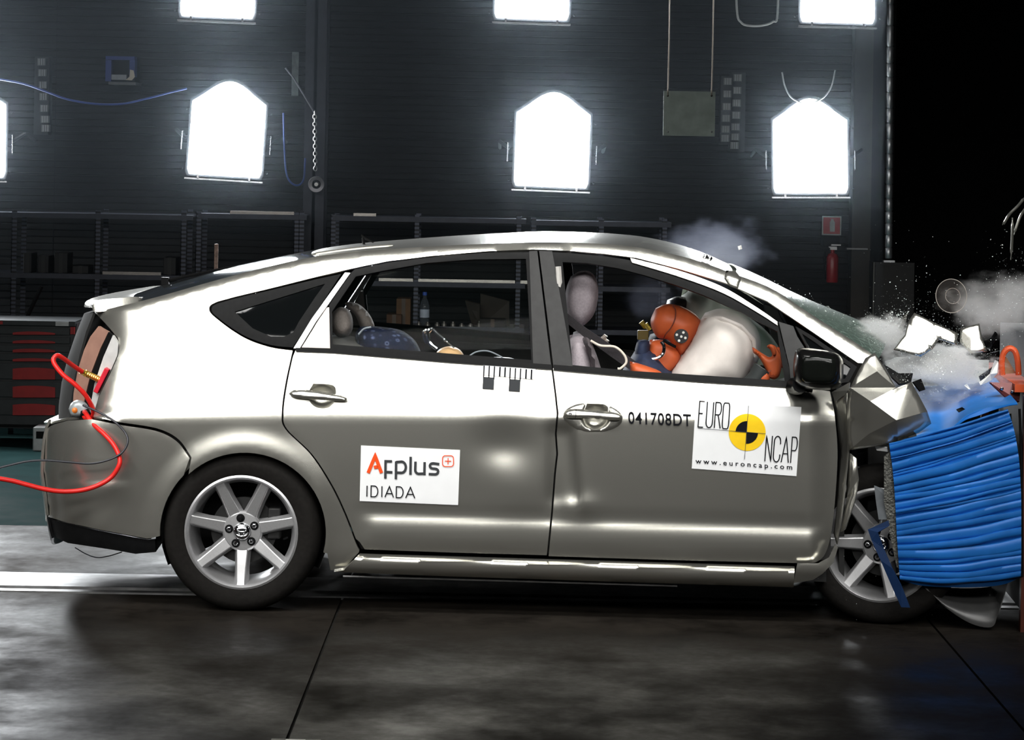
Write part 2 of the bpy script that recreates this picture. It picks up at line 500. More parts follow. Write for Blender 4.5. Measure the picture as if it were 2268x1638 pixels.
# ------------------------------------------------------------------ floodlights
LENS_GLOW = bpy.data.materials.new('floodlight_glow'); LENS_GLOW.use_nodes = True
nt = LENS_GLOW.node_tree; nt.nodes.clear()
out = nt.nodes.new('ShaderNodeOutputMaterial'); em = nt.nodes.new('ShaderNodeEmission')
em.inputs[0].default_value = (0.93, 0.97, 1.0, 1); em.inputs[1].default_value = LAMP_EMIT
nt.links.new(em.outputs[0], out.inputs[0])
HOUSE = pm('black_lamp_housing', (0.02, 0.022, 0.025), 0.5, 0.3, 30, 0.2)
LMET = pm('lamp_bright_metal', (0.6, 0.6, 0.62), 0.25, 0.9, 30, 0.1)
def lamp_parts():
    """meshes round the lens centre: x right, z up, -y to the camera"""
    w, h, glow_peak = 0.228, 0.232, 0.125
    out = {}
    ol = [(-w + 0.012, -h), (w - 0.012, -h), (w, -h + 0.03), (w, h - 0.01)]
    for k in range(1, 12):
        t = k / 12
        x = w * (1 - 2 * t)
        ol.append((x, h + glow_peak * max(0, math.sin(math.pi * t)) ** 1.5))  # arched top builds the glow above the lamp into the emitting face
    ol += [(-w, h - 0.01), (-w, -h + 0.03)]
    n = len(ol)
    g = G(); g.add([(x, -0.03, z) for x, z in ol] + [(0, -0.036, 0)], [(i, (i + 1) % n, n) for i in range(n)]); out['lens'] = (g, LENS_GLOW)
    g = G()
    bo = [(x * 1.07, z * 1.06) for x, z in ol]; bi = [(x * 0.6, z * 0.6) for x, z in ol]
    g.add([(x, -0.024, z) for x, z in bo] + [(x, 0.20, z) for x, z in bi],
          [(i, n + i, n + (i + 1) % n, (i + 1) % n) for i in range(n)] + [tuple(range(n, 2 * n)), tuple(range(n - 1, -1, -1))]); out['housing'] = (g, HOUSE)
    g = G(); g.box((0, -0.03, -h - 0.030), (2 * w + 0.03, 0.03, 0.010)); g.box((-w * 0.7, -0.035, -h - 0.017), (0.012, 0.02, 0.03)); g.box((w * 0.7, -0.035, -h - 0.017), (0.012, 0.02, 0.03)); out['bottom_bar'] = (g, LMET)
    for s in (-1, 1):
        g = G(); g.tube([(s * (w + 0.045), -0.02, -0.09), (s * (w + 0.047), -0.04, -0.085), (s * (w + 0.047), -0.04, 0.03), (s * (w + 0.045), -0.02, 0.035)], 0.004, 6); out['handle' + str(s)] = (g, LMET)
        g = G()
        for z in (-0.2, 0.17): g.lathe(Vector((s * (w + 0.035), -0.035, z)), [(0.001, -0.006), (0.006, -0.004), (0.006, 0.02)], Vector((1, 0, 0)), Vector((0, 0, 1)), Vector((0, 1, 0)), 8)
        g.tube([(s * (w + 0.03), 0.05, 0.0), (s * (w + 0.10), 0.08, 0.05), (s * (w + 0.10), 0.482, 0.06)], 0.012, 6); out['bracket' + str(s)] = (g, HOUSE)
    return out
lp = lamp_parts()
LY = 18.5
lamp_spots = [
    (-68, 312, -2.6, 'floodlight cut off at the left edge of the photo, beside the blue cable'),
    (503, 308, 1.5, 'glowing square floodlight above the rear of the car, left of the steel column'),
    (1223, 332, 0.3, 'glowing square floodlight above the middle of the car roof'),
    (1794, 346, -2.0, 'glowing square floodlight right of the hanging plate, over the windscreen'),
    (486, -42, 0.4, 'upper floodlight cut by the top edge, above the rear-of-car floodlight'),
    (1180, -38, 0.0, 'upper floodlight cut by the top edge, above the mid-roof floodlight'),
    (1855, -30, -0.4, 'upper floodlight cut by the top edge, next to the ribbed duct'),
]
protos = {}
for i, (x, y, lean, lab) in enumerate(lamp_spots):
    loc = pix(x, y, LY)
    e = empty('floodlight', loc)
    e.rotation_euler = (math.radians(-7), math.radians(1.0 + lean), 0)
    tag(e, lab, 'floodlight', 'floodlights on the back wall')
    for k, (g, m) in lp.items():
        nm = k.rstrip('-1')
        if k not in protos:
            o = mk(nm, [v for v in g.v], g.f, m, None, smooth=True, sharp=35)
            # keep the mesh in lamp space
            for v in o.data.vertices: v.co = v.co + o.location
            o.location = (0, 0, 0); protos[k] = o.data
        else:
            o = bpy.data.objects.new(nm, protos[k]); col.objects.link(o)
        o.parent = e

# ================================================================== THE CAR
base = C0 + AX * 1.2; base.z = 0.0
CAR = empty('hatchback_car', base)
tag(CAR, 'silver five-door hatchback with stickers, its nose crushed into the blue barrier', 'car')

belt = curve([(90, 850), (200, 832), (330, 816), (465, 800), (600, 786), (660, 778), (1180, 808), (1740, 850), (1960, 868)])
rail = curve([(195, 694), (330, 662), (480, 620), (600, 589), (700, 568), (800, 556), (900, 549), (1000, 543), (1100, 539), (1200, 536), (1300, 538), (1400, 546), (1500, 565), (1560, 582), (1620, 604), (1700, 634), (1800, 698), (1900, 762), (1960, 802)])
roofc = curve([(300, 650), (370, 628), (430, 612), (500, 594), (600, 573), (690, 555), (760, 545), (830, 538), (930, 530), (1000, 525), (1100, 519), (1200, 515), (1300, 517), (1400, 524), (1480, 538), (1560, 563), (1620, 592)])
railw = curve([(195, 0.66), (480, 0.645), (700, 0.62), (900, 0.605), (1200, 0.60), (1560, 0.60), (1620, 0.61), (1780, 0.67), (1960, 0.74)])
rear_edge = curve([(640, 195), (690, 203), (745, 203), (800, 182), (900, 160), (930, 112), (960, 100), (1040, 94), (1100, 102), (1150, 107), (1190, 116), (1230, 132)])
def lerp2(a, b, x): return a + (b - a) * (x - 800) / 960.0
def dents(x, y):
    d = 0.0
    d += 0.006 * math.exp(-((x - 1150) / 60) ** 2 - ((y - 1090) / 55) ** 2)
    d -= 0.015 * math.exp(-((x - 1115) / 60) ** 2 - ((y - 985) / 45) ** 2)
    v = sm(930, 960, y) * (1 - sm(1090, 1150, y))
    d -= 0.016 * math.exp(-((x - 1230) / 20) ** 2) * v
    d -= 0.014 * math.exp(-((x - (1256 + (y - 960) * 0.1)) / 20) ** 2) * v
    d += 0.010 * math.exp(-((x - 1290) / 38) ** 2 - ((y - 1122) / 26) ** 2)
    d += 0.006 * math.exp(-((x - (1278 + (y - 960) * 0.10)) / 12) ** 2) * v
    return d
def side_w(x, y):
    yb = belt(x)
    if y <= yb:
        ye = rail(x); wr = railw(x)
        t = min(1.15, max(0, (yb - y) / max(8, yb - ye)))
        w = 0.785 - (0.785 - wr) * (0.8 * t + 0.2 * t * t)
        if t > 0.955: w -= 0.012 * (min(1.0, (t - 0.955) / 0.045)) ** 2
    else:
        a = sm(775, 835, x) * (1 - sm(1795, 1835, x))
        rows = [yb, (yb + 935) / 2, 935, 1000, lerp2(1105, 1130, x), lerp2(1133, 1163, x), lerp2(1157, 1187, x), lerp2(1176, 1206, x), lerp2(1222, 1250, x), lerp2(1285, 1312, x)]
        w1 = [0.785, 0.829, 0.8605, 0.8595, 0.8525, 0.846, 0.8535, 0.8550, 0.840, 0.80]
        w0 = [0.785, 0.829, 0.8605, 0.8595, 0.853, 0.850, 0.847, 0.844, 0.835, 0.80]
        w = pchip(rows, [p * a + q * (1 - a) for p, q in zip(w1, w0)], y) + dents(x, y)
        r = math.hypot(x - 541, y - 1176)
        w += 0.013 * (1 - sm(178, 236, r)) * sm(760, 700, x) if x < 760 else 0
        w -= 0.035 * sm(1780, 1862, x)
        w += 0.006 * sm(1064, 1074, y) * (1 - sm(240, 310, x)) * (1 - sm(1074, 1130, y))
    xr = rear_edge(y)
    d = (x - xr) / 165.0
    if d < 1:
        d = max(d, 0.0)
        w *= 0.66 + 0.34 * math.sqrt(max(0, 1 - (1 - d) ** 3.0))
    return w

def panel(name, poly, mat=PAINT, parent=None, step=10, wf=side_w, lift=0.0, both=True, rnd=0.0008, rpx=4.0, solid=0.012, hole=None, label=None, bstep=None):
    """a body panel: a polygon on the car's flank, laid on the flank's curved surface, with turned-in edges"""
    parent = parent or CAR
    vs2, fs, dist = fill(poly, step, hole, bstep or min(step, 8))
    P = []
    for (x, y), dd in zip(vs2, dist):
        w = wf(x, y) + lift
        if dd < rpx: w -= rnd * (1 - dd / rpx) ** 2
        P.append(car(x, y, w))
    fs = orient(P, fs, NX)
    o = mk(name, P, fs, mat, parent, solid=solid, sharp=60)
    if label: o['label'] = label
    if both:
        Q = [mir(p) for p in P]
        mk(name, Q, [f[::-1] for f in fs], mat, CAR if parent is CAR else parent, solid=solid, sharp=60)
    return o
def sp(pts, n=6):
    return [tuple(p) for p in spline(pts, n)]
def arc(cx_, cy_, rx, ry, a0, a1, n):
    return [(cx_ + rx * math.cos(math.radians(a0 + (a1 - a0) * k / n)), cy_ - ry * math.sin(math.radians(a0 + (a1 - a0) * k / n))) for k in range(n + 1)]

# --- quarter panel with roof rail and A-pillar in one pressing
rail_pts = [(x, rail(x)) for x in list(range(212, 1940, 24))] + [(1938, 789)]
apil = [(1936, 806), (1900, 803), (1800, 735), (1700, 667), (1640, 641), (1617, 630)]
dlo_top = [(1600, 624), (1500, 594), (1410, 571), (1340, 562), (1260, 555), (1180, 552), (1080, 556), (960, 566), (860, 578), (800, 590), (760, 599), (700, 613), (600, 638), (520, 657), (480, 668)]
dlo_tip = sp([(480, 668), (467, 675), (463, 684), (470, 697), (508, 727), (550, 752), (600, 769), (648, 776)])[1:]
door_edge = sp([(648, 776), (632, 850), (624, 915), (632, 950), (688, 1006), (733, 1075), (764, 1140), (787, 1200), (797, 1221)])
arch = arc(541, 1180, 181, 178, -14, 133, 26)                # rear wheel arch, front to back
side_poly = rail_pts + apil + dlo_top + dlo_tip + door_edge[1:-1] + [(795, 1222), (760, 1262), (732, 1262), (725, 1225)] + arch + \
    sp([(424, 1012), (395, 972), (347, 948), (262, 934), (207, 922)]) + sp([(207, 922), (219, 880), (245, 825), (262, 785), (263, 755), (250, 735), (226, 708), (210, 692)])[1:]
panel('quarter_panel', side_poly, step=10)
# --- doors
belt_r = [(655, 775), (700, 776), (735, 777), (900, 790), (1050, 802), (1180, 812), (1221, 815)]
mid = [(1221, 815), (1228, 870), (1233, 915), (1229, 960), (1232, 1005), (1227, 1050), (1221, 1130), (1211, 1229)]
rd = belt_r + mid[1:] + [(1000, 1223), (808, 1216), (797, 1200)] + [(q[0] + 4, q[1]) for q in door_edge[::-1] if q[1] < 1195 and q[1] > 780]
CUPR = [tuple(p) for p in spline([(694, 849), (738, 853), (744, 874), (740, 890), (726, 903), (704, 903), (688, 892), (682, 872), (694, 849)], 4)][:-1]
CUPF = [tuple(p) for p in spline([(1300, 893), (1342, 896), (1347, 912), (1346, 932), (1330, 948), (1305, 947), (1292, 930), (1294, 910), (1300, 893)], 4)][:-1]
RDOOR = panel('rear_door', rd, step=9, hole=CUPR)
belt_f = [(1226, 815), (1400, 829), (1560, 841), (1745, 854), (1838, 866)]
fd = belt_f + sp([(1838, 866), (1848, 915), (1855, 1000), (1850, 1100), (1841, 1180), (1828, 1225), (1810, 1243), (1790, 1247)])[1:] + [(1500, 1240), (1215, 1231)] + [(q[0] + 4, q[1]) for q in mid[::-1][1:]]
FDOOR = panel('front_door', fd, step=9, hole=CUPF)
# --- sill: rolled section under the doors
def sill_w(x, y):
    t = (y - lerp2(1224, 1252, x)) / 52.0
    return pchip([-0.2, 0, 0.12, 0.28, 0.55, 0.8, 1.0, 1.3], [0.80, 0.822, 0.852, 0.866, 0.862, 0.845, 0.80, 0.70], t)
sill = [(797, 1225), (1760, 1253), (1758, 1300), (1400, 1289), (1000, 1276), (740, 1266), (762, 1262)]
panel('sill', sill, wf=sill_w, step=7, rnd=0.0)
jack = [(1766, 1247), (1812, 1247), (1836, 1234), (1850, 1205), (1856, 1212), (1846, 1245), (1822, 1270), (1800, 1284), (1757, 1291)]
panel('sill_end', jack, wf=lambda x, y: 0.87 - 0.0009 * max(0, y - 1262), step=7, both=False, label='bent bright front end of the sill')
# --- rear bumper and valance
bp_ = sp([(203, 928), (262, 940), (345, 954), (391, 977), (420, 1014)]) + arc(541, 1180, 187, 184, 136, 182, 10) + [(340, 1190), (326, 1192), (220, 1172), (150, 1157), (107, 1144)] + \
    sp([(106, 1140), (101, 1095), (94, 1040), (99, 975), (108, 946), (150, 931)])[1:]
def valw(x, y): return side_w(x, y) - 0.012
panel('rear_bumper', bp_, step=9)
val = [(107, 1147), (150, 1160), (220, 1175), (326, 1195), (343, 1194), (345, 1222), (300, 1226), (250, 1217), (150, 1202), (122, 1189), (112, 1172)]
panel('bumper_valance', val, TRIM, wf=valw, step=9)
# crease line of the bumper pressing
def loft(name, near, center, mat, n=24, power=2.4, flat=None, solid=0.01, parent=None, smooth=True, label=None, rev=False):
    """a sheet across the car: near edge points (mirrored to the far side) bulging to the centre-line points"""
    v, f = [], []
    m = len(near)
    for A, Cc in zip(near, center):
        B = mir(A); mid_ = (A + B) / 2
        for k in range(n + 1):
            s = -1 + 2 * k / n
            v.append(B.lerp(A, (s + 1) / 2) + (Cc - mid_) * (1 - abs(s) ** power))
    for i in range(m - 1):
        for k in range(n):
            a = i * (n + 1) + k
            f.append((a, a + 1, a + n + 2, a + n + 1))
    if rev: f = [q[::-1] for q in f]
    o = mk(name, v, f, mat, parent or CAR, solid=solid, smooth=smooth, sharp=50)
    if label: o['label'] = label
    return o
# rear face of bumper, closed across the car
ry = [930, 945, 975, 1010, 1045, 1095, 1140]
near = [car(rear_edge(y) + 2, y, side_w(rear_edge(y) + 2, y)) for y in ry]
cen = [car(rear_edge(y) + 34, y, 0) for y in ry]
loft('bumper_rear_face', near, cen, PAINT, power=2.6)
ry = [1146, 1168, 1180, 1190]
near = [car(rear_edge(y) + 4, y, valw(rear_edge(y) + 4, y)) for y in ry]
loft('valance_rear_face', near, [car(rear_edge(y) + 36, y, 0) for y in ry], TRIM)
# bumper top ledge
near = [car(118, 938, 0.52), car(150, 930, 0.62), car(200, 926, 0.68)]
loft('bumper_ledge', near, [car(116, 930, 0), car(150, 922, 0), car(200, 914, 0)], PAINT, rev=True)
# --- tailgate
tg_near = [car(x, y, 0.56) for x, y in ((212, 694), (196, 735), (182, 785), (170, 840), (162, 890), (159, 926))]
tg_cen = [car(x, y, 0) for x, y in ((208, 690), (190, 735), (172, 785), (158, 840), (152, 890), (152, 926))]
loft('tailgate', tg_near, tg_cen, DARK)
# rear spoiler lip
sx = sp([(204, 672), (206, 664), (213, 658), (228, 654), (262, 651), (300, 648), (312, 650)], 3)
top_n = [car(x, y + 9, 0.56) for x, y in sx]
top_c = [car(x, y, 0.0) for x, y in sx]
bot_n = [car(x, y, 0.585) for x, y in sp([(206, 688), (209, 690), (216, 690), (230, 689), (262, 682), (300, 672), (313, 668)], 3)]
v, f = [], []
for A, Cc, Bn in zip(top_n, top_c, bot_n):
    far, fb = mir(A), mir(Bn)
    row = [Bn, A] + [far.lerp(A, 1 - k / 8) + (Cc - (A + far) / 2) * (1 - abs(1 - 2 * k / 8) ** 2.4) for k in range(1, 8)] + [far, fb]
    v += row
nr = len(row)
for i in range(len(sx) - 1):
    for k in range(nr - 1):
        a = i * nr + k; f.append((a, a + nr, a + nr + 1, a + 1))
f.append(tuple(range(nr)))
f.append(tuple(range((len(sx) - 1) * nr + nr - 1, (len(sx) - 1) * nr - 1, -1)))
mk('rear_spoiler', v, f, PAINT, CAR, sharp=35)
# hatch glass and roof
GLASSD = thin_glass('dark_tinted_glass', (0.10, 0.12, 0.12), 0.35, 0.04, (0.01, 0.012, 0.013))
xs_h = list(range(312, 700, 22)) + [702]
def edge_pt(x, din=0.012, dy=0.0): return car(x, rail(x) + dy, side_w(x, rail(x)) - din)
loft('hatch_glass', [edge_pt(x, 0.004, 1) for x in xs_h], [car(x, roofc(x), 0) for x in xs_h], pm('tinted_hatch_glass', (0.012, 0.014, 0.015), 0.06, 0, 30, 0.1), power=2.2, solid=0.005)
xs_r = [704] + list(range(716, 1612, 20)) + [1618]
loft('roof', [edge_pt(x, 0.002, 1) for x in xs_r], [car(x, roofc(x), 0) for x in xs_r], PAINT, power=3.0)
# headliner under the roof
loft('headliner', [edge_pt(x, 0.05, 14) for x in xs_r[::4]], [car(x, roofc(x) + 22, 0) for x in xs_r[::4]], pm('dark_headliner', (0.06, 0.058, 0.055), 0.9), power=2.3, solid=0.0)

# --- side glazing and black window frames
def gw(dw): return lambda x, y: side_w(x, y) - dw
quarter = sp([(481, 672), (471, 678), (469, 686), (476, 697), (512, 725), (552, 748), (602, 764), (648, 769)]) + [(756, 606), (700, 618), (600, 642), (520, 661)]
q_in = [(520, 690), (600, 665), (720, 628), (700, 655), (662, 712), (650, 735), (630, 745), (600, 745), (560, 727)]
panel('quarter_window_frame', quarter, BLACKP, wf=gw(0.008), step=9, hole=q_in)
QG = panel('quarter_glass', [(505, 695), (600, 658), (735, 620), (668, 730), (640, 752), (600, 752), (550, 732)], GLASSD, wf=gw(0.014), step=14, solid=0.004)
panel('door_edge_strip', [(650, 771), (664, 771), (700, 712), (776, 604), (764, 603), (690, 706)], pm('satin_silver_strip', (0.42, 0.42, 0.43), 0.3, 0.7), wf=gw(-0.002), step=6)
panel('door_corner_panel', [(668, 769), (731, 771), (729, 680), (722, 681)], pm('satin_bronze_panel', (0.30, 0.27, 0.25), 0.32, 0.7), wf=gw(0.004), step=7)
rw_out = [(668, 774), (735, 777), (1000, 797), (1182, 811), (1172, 560), (1080, 561), (960, 571), (860, 583), (780, 601), (769, 612), (727, 676), (729, 773)]
rw_hole = [(736, 762), (1000, 783), (1177, 797), (1165, 573), (1050, 574), (945, 582), (839, 601), (788, 612), (735, 690)]
rw_out = [(731, 778), (1000, 798), (1182, 812), (1172, 558), (1080, 559), (960, 569), (860, 581), (786, 596), (772, 608), (729, 676)]
panel('rear_window_frame', rw_out, TRIM, parent=RDOOR, wf=gw(0.004), step=9, hole=rw_hole, both=True)
CLEAR = thin_glass('clear_side_glass', (0.93, 0.96, 0.95), 0.0, 0.02)
panel('rear_window_pane', [(738, 764), (1000, 785), (1176, 799), (1164, 572), (1050, 573), (945, 581), (839, 600), (788, 611), (737, 690)], CLEAR, parent=RDOOR, wf=gw(0.02), step=30, solid=0.0, both=False)
fw_out = [(1230, 818), (1400, 832), (1560, 844), (1760, 858), (1752, 830), (1722, 716), (1640, 664), (1560, 625), (1480, 597), (1420, 580), (1340, 567), (1260, 560), (1224, 558)]
fw_hole = [(1268, 808), (1400, 821), (1560, 831), (1738, 843), (1722, 734), (1640, 690), (1560, 654), (1497, 631), (1430, 610), (1370, 594), (1300, 582), (1246, 580)]
panel('front_window_frame', fw_out, TRIM, parent=FDOOR, wf=gw(0.004), step=9, hole=fw_hole)
# silver highlight strip along the top of the front door frame
panel('door_frame_strip', sp([(1396, 571), (1500, 598), (1600, 635), (1680, 683), (1722, 712)]) + sp([(1722, 720), (1680, 693), (1600, 648), (1500, 611), (1400, 581)]), PAINT, parent=FDOOR, wf=gw(-0.004), step=7)
panel('pillar_cover', [(1172, 556), (1190, 555), (1221, 812), (1181, 809)], PILLAR, parent=RDOOR, wf=gw(0.0), step=9, label='grey-black pillar cover, rear half')
panel('pillar_cover', [(1194, 555), (1223, 556), (1270, 818), (1226, 814)], PILLAR, parent=FDOOR, wf=gw(0.0), step=9, label='grey-black pillar cover, front half')
panel('mirror_sail', [(1725, 712), (1757, 722), (1766, 745), (1785, 775), (1770, 850), (1752, 848), (1748, 810)], PILLAR, parent=FDOOR, wf=gw(0.0), step=8)
panel('front_quarter_frame', [(1762, 722), (1800, 744), (1898, 812), (1880, 846), (1780, 856), (1790, 775)], TRIM, wf=gw(0.008), step=8, hole=[(1776, 738), (1800, 754), (1884, 813), (1872, 838), (1800, 846), (1795, 775)])
panel('front_quarter_glass', [(1774, 735), (1800, 751), (1888, 813), (1874, 842), (1798, 850), (1793, 775)], GLASSD, wf=gw(0.016), step=15, solid=0.003)
# belt moulding strips
panel('belt_moulding', [(655, 770), (735, 771), (1000, 791), (1222, 807), (1222, 818), (1000, 803), (735, 781), (655, 778)], TRIM, parent=RDOOR, wf=gw(-0.008), step=8)
panel('belt_moulding', [(1226, 807), (1400, 821), (1560, 833), (1750, 846), (1800, 854), (1800, 866), (1745, 857), (1560, 846), (1400, 834), (1226, 819)], TRIM, parent=FDOOR, wf=gw(-0.008), step=8)

# --- wheels
def wheel(c, n, e1, r=0.306, full=True, label=None, rot=0.0):
    e2 = n.cross(e1); e2 = e2 if e2.z > 0 else -e2
    W = empty('wheel', c, CAR)
    if label: W['label'] = label
    g = G(); g.lathe(c, [(0.203, 0.066), (0.216, 0.086), (0.228, 0.090), (0.250, 0.096), (0.272, 0.097), (0.287, 0.091), (0.299, 0.078), (r, 0.060), (r, 0.028), (r - 0.008, 0.026), (r - 0.008, 0.020), (r, 0.018), (r, -0.018), (r - 0.008, -0.02), (r - 0.008, -0.026), (r, -0.028), (r, -0.06), (0.29, -0.09), (0.25, -0.096), (0.205, -0.08)], e1, e2, n, 64)
    g.obj('tyre', RUBBER, W, sharp=50)
    g = G(); g.lathe(c, [(0.219, 0.083), (0.221, 0.090), (0.213, 0.093), (0.206, 0.086), (0.200, 0.068), (0.190, 0.040), (0.186, -0.08)], e1, e2, n, 64)
    g.obj('rim', ALLOY, W, sharp=40)
    if not full:
        g = G(); g.lathe(c, [(0.186, 0.02), (0.001, 0.0)], e1, e2, n, 24); g.obj('wheel_disc', DARK, W)
        return W
    for k in range(7):
        a = math.radians(-90 + rot + k * 360 / 7)
        d, t = e1 * math.cos(a) + e2 * math.sin(a), -e1 * math.sin(a) + e2 * math.cos(a)
        v, f = [], []
        for rr, wb, wt, top in ((0.045, 0.036, 0.022, 0.048), (0.080, 0.033, 0.021, 0.056), (0.14, 0.029, 0.018, 0.069), (0.190, 0.030, 0.016, 0.078), (0.212, 0.036, 0.017, 0.084)):
            q = c + d * rr
            v += [q - t * wb + n * (top - 0.034), q - t * wt + n * top, q + t * wt + n * top, q + t * wb + n * (top - 0.034)]
        for i in range(4):
            for j in range(3): f.append((i * 4 + j, i * 4 + j + 1, i * 4 + j + 5, i * 4 + j + 4))
            f.append((i * 4 + 3, i * 4, i * 4 + 4, i * 4 + 7))
        f.append((16, 17, 18, 19))
        mk('spoke', v, orient(v, f[:0], n) + f, ALLOY, W, sharp=30, bevel=0.003)
    g = G(); g.lathe(c, [(0.078, 0.020), (0.078, 0.050), (0.070, 0.058), (0.030, 0.060), (0.0005, 0.060)], e1, e2, n, 40); g.obj('hub', ALLOY, W, sharp=30)
    g = G(); g.lathe(c, [(0.034, 0.058), (0.034, 0.066), (0.029, 0.073), (0.015, 0.078), (0.0005, 0.079)], e1, e2, n, 32); cap = g.obj('centre_cap', CHROME, W, sharp=40)
    # raised emblem of crossing ellipses on the cap
    g = G()
    for (ra, rb_, oy) in ((0.024, 0.016, 0), (0.009, 0.016, 0), (0.018, 0.006, 0.008)):
        g.tube([c + e1 * (ra * math.cos(q)) + e2 * (oy + rb_ * math.sin(q)) + n * 0.0785 for q in [2 * math.pi * i / 24 for i in range(25)]], 0.0016, 5)
    g.obj('emblem', CHROME, W)
    for k in range(5):
        a = math.radians(98 + rot + 72 * k)
        q = c + (e1 * math.cos(a) + e2 * math.sin(a)) * 0.052
        g = G(); g.lathe(q, [(0.0165, 0.056), (0.0165, 0.0605), (0.013, 0.0605)], e1, e2, n, 20); g.lathe(q, [(0.013, 0.0605), (0.0005, 0.0607)], e1, e2, n, 20)
        g.obj('nut_recess', BLACKP, W, sharp=30)
        g = G(); g.lathe(q, [(0.0095, 0.058), (0.0095, 0.067), (0.006, 0.071), (0.0005, 0.0715)], e1, e2, n, 6); g.obj('lug_nut', CHROME if k else BLACKP, W, sharp=30)
    g = G(); g.lathe(c, [(0.0005, 0.012), (0.128, 0.012), (0.128, -0.012), (0.06, -0.014)], e1, e2, n, 40); g.obj('brake_disc', pm('brake_iron', (0.03, 0.03, 0.03), 0.5, 0.6), W, sharp=30)
    g = G(); g.box(c + e1 * 0.12 + e2 * 0.03 + n * 0.01, (0.05, 0.05, 0.12), e1, n, e2); g.obj('brake_caliper', pm('brake_iron', (0.03, 0.03, 0.03), 0.5, 0.6), W, bevel=0.006)
    g = G(); g.tube([c + e1 * 0.176 - e2 * 0.02 + n * 0.06, c + e1 * 0.166 - e2 * 0.022 + n * 0.085], 0.004, 8); g.obj('valve_stem', BLACKP, W)
    return W
rc = car(541, 1173, 0.752); rc.z = 0.306
wheel(rc, NX, AX, label='rear wheel with seven-spoke alloy rim')
wheel(mir(rc), -NX, -AX, full=False)
fc = car(1957, 1222, 0.70); fc.z = 0.306
st = math.radians(14)
fn = NX * math.cos(st) - AX * math.sin(st); fe = AX * math.cos(st) + NX * math.sin(st)
wheel(fc, fn, fe, rot=13, label='turned front wheel half hidden by the barrier')
f2 = mir(fc)
wheel(f2, -NX, -AX, full=False)

# --- inner structure: wheel wells, floor pan, bulkheads
g = G()
def cp(x, y, w): return car(x, y, w)
pan0, pan1 = cp(735, 1262, 0.78), cp(1800, 1290, 0.78)
for (xa, xb, ya, yb_, wa) in ((735, 1830, 1235, 1258, 0.80),):
    pts = [cp(xa, ya, wa), cp(xb, ya + 30, wa), cp(xb, yb_ + 30, wa), cp(xa, yb_, wa)]
    q = pts + [mir(p) for p in pts]
    g.add(q, [(0, 1, 2, 3), (7, 6, 5, 4), (0, 4, 5, 1), (3, 2, 6, 7), (0, 3, 7, 4), (1, 5, 6, 2)])
g.obj('floor_pan', DARK, CAR, smooth=False)
g = G()
pts = [cp(140, 1130, 0.45), cp(330, 1130, 0.62), cp(330, 1196, 0.62), cp(160, 1196, 0.45)]
q = pts + [mir(p) for p in pts]
g.add(q, [(0, 1, 2, 3), (7, 6, 5, 4), (0, 4, 5, 1), (3, 2, 6, 7), (0, 3, 7, 4), (1, 5, 6, 2)])
g.obj('boot_floor', DARK, CAR, smooth=False)
# wheel well liner (half drum around the tyre)
v, f = [], []
for k in range(19):
    a = math.radians(-25 + k * 230 / 18)
    for w in (0.835, 0.50):
        rr = 0.325
        c_ = car(541, 1176, w)
        v.append(c_ + AX * (rr * math.cos(a)) + UP * (rr * math.sin(a)))
for k in range(18): f.append((2 * k, 2 * k + 1, 2 * k + 3, 2 * k + 2))
n0 = len(v); v += [car(541, 1176, 0.50)]
for k in range(18): f.append((2 * k + 1, n0, 2 * k + 3))
mk('wheel_liner', v, f, DARK, CAR)
mk('wheel_liner', [mir(p) for p in v], f, DARK, CAR)
# mud flap plate behind the rear tyre, door shells closing the doors to the inside
for s in (1, -1):
    pts = [(345, 1150), (365, 1150), (362, 1198), (345, 1222)]
    P = [car(x, y, 0.80) for x, y in pts] + [car(x, y, 0.62) for x, y in pts]
    if s < 0: P = [mir(p) for p in P]
    mk('splash_guard', P, [(0, 1, 2, 3), (7, 6, 5, 4), (0, 4, 5, 1), (1, 5, 6, 2), (2, 6, 7, 3), (3, 7, 4, 0)], BLACKP, CAR, smooth=False)
DOORIN = pm('dark_door_card', (0.03, 0.029, 0.028), 0.7, 0, 20, 0.2)
shell = [(640, 800), (1220, 822), (1840, 872), (1840, 1240), (800, 1215), (700, 1010), (640, 950)]
panel('door_card', shell, DOORIN, wf=lambda x, y: min(0.76, side_w(x, y) - 0.05), step=30, rnd=0)
panel('boot_side_trim', [(270, 800), (455, 740), (640, 800), (640, 940), (430, 1005), (230, 930)], DARK, wf=lambda x, y: side_w(x, y) - 0.06, step=30, rnd=0)
# firewall in front of the dashboard
P = [car(x, y, w) for x, y in ((1870, 860), (1870, 1280)) for w in (0.72,)]
P = [P[0], P[1], mir(P[1]), mir(P[0])]
mk('firewall', P, [(0, 1, 2, 3)], DARK, CAR, solid=0.02)
# crossmember under the middle with bright flange line
g = G(); g.tube([cp(760, 1276, 0.80), cp(1100, 1285, 0.80), cp(1500, 1297, 0.80)], 0.004, 6); g.obj('sill_flange', STEEL, CAR)

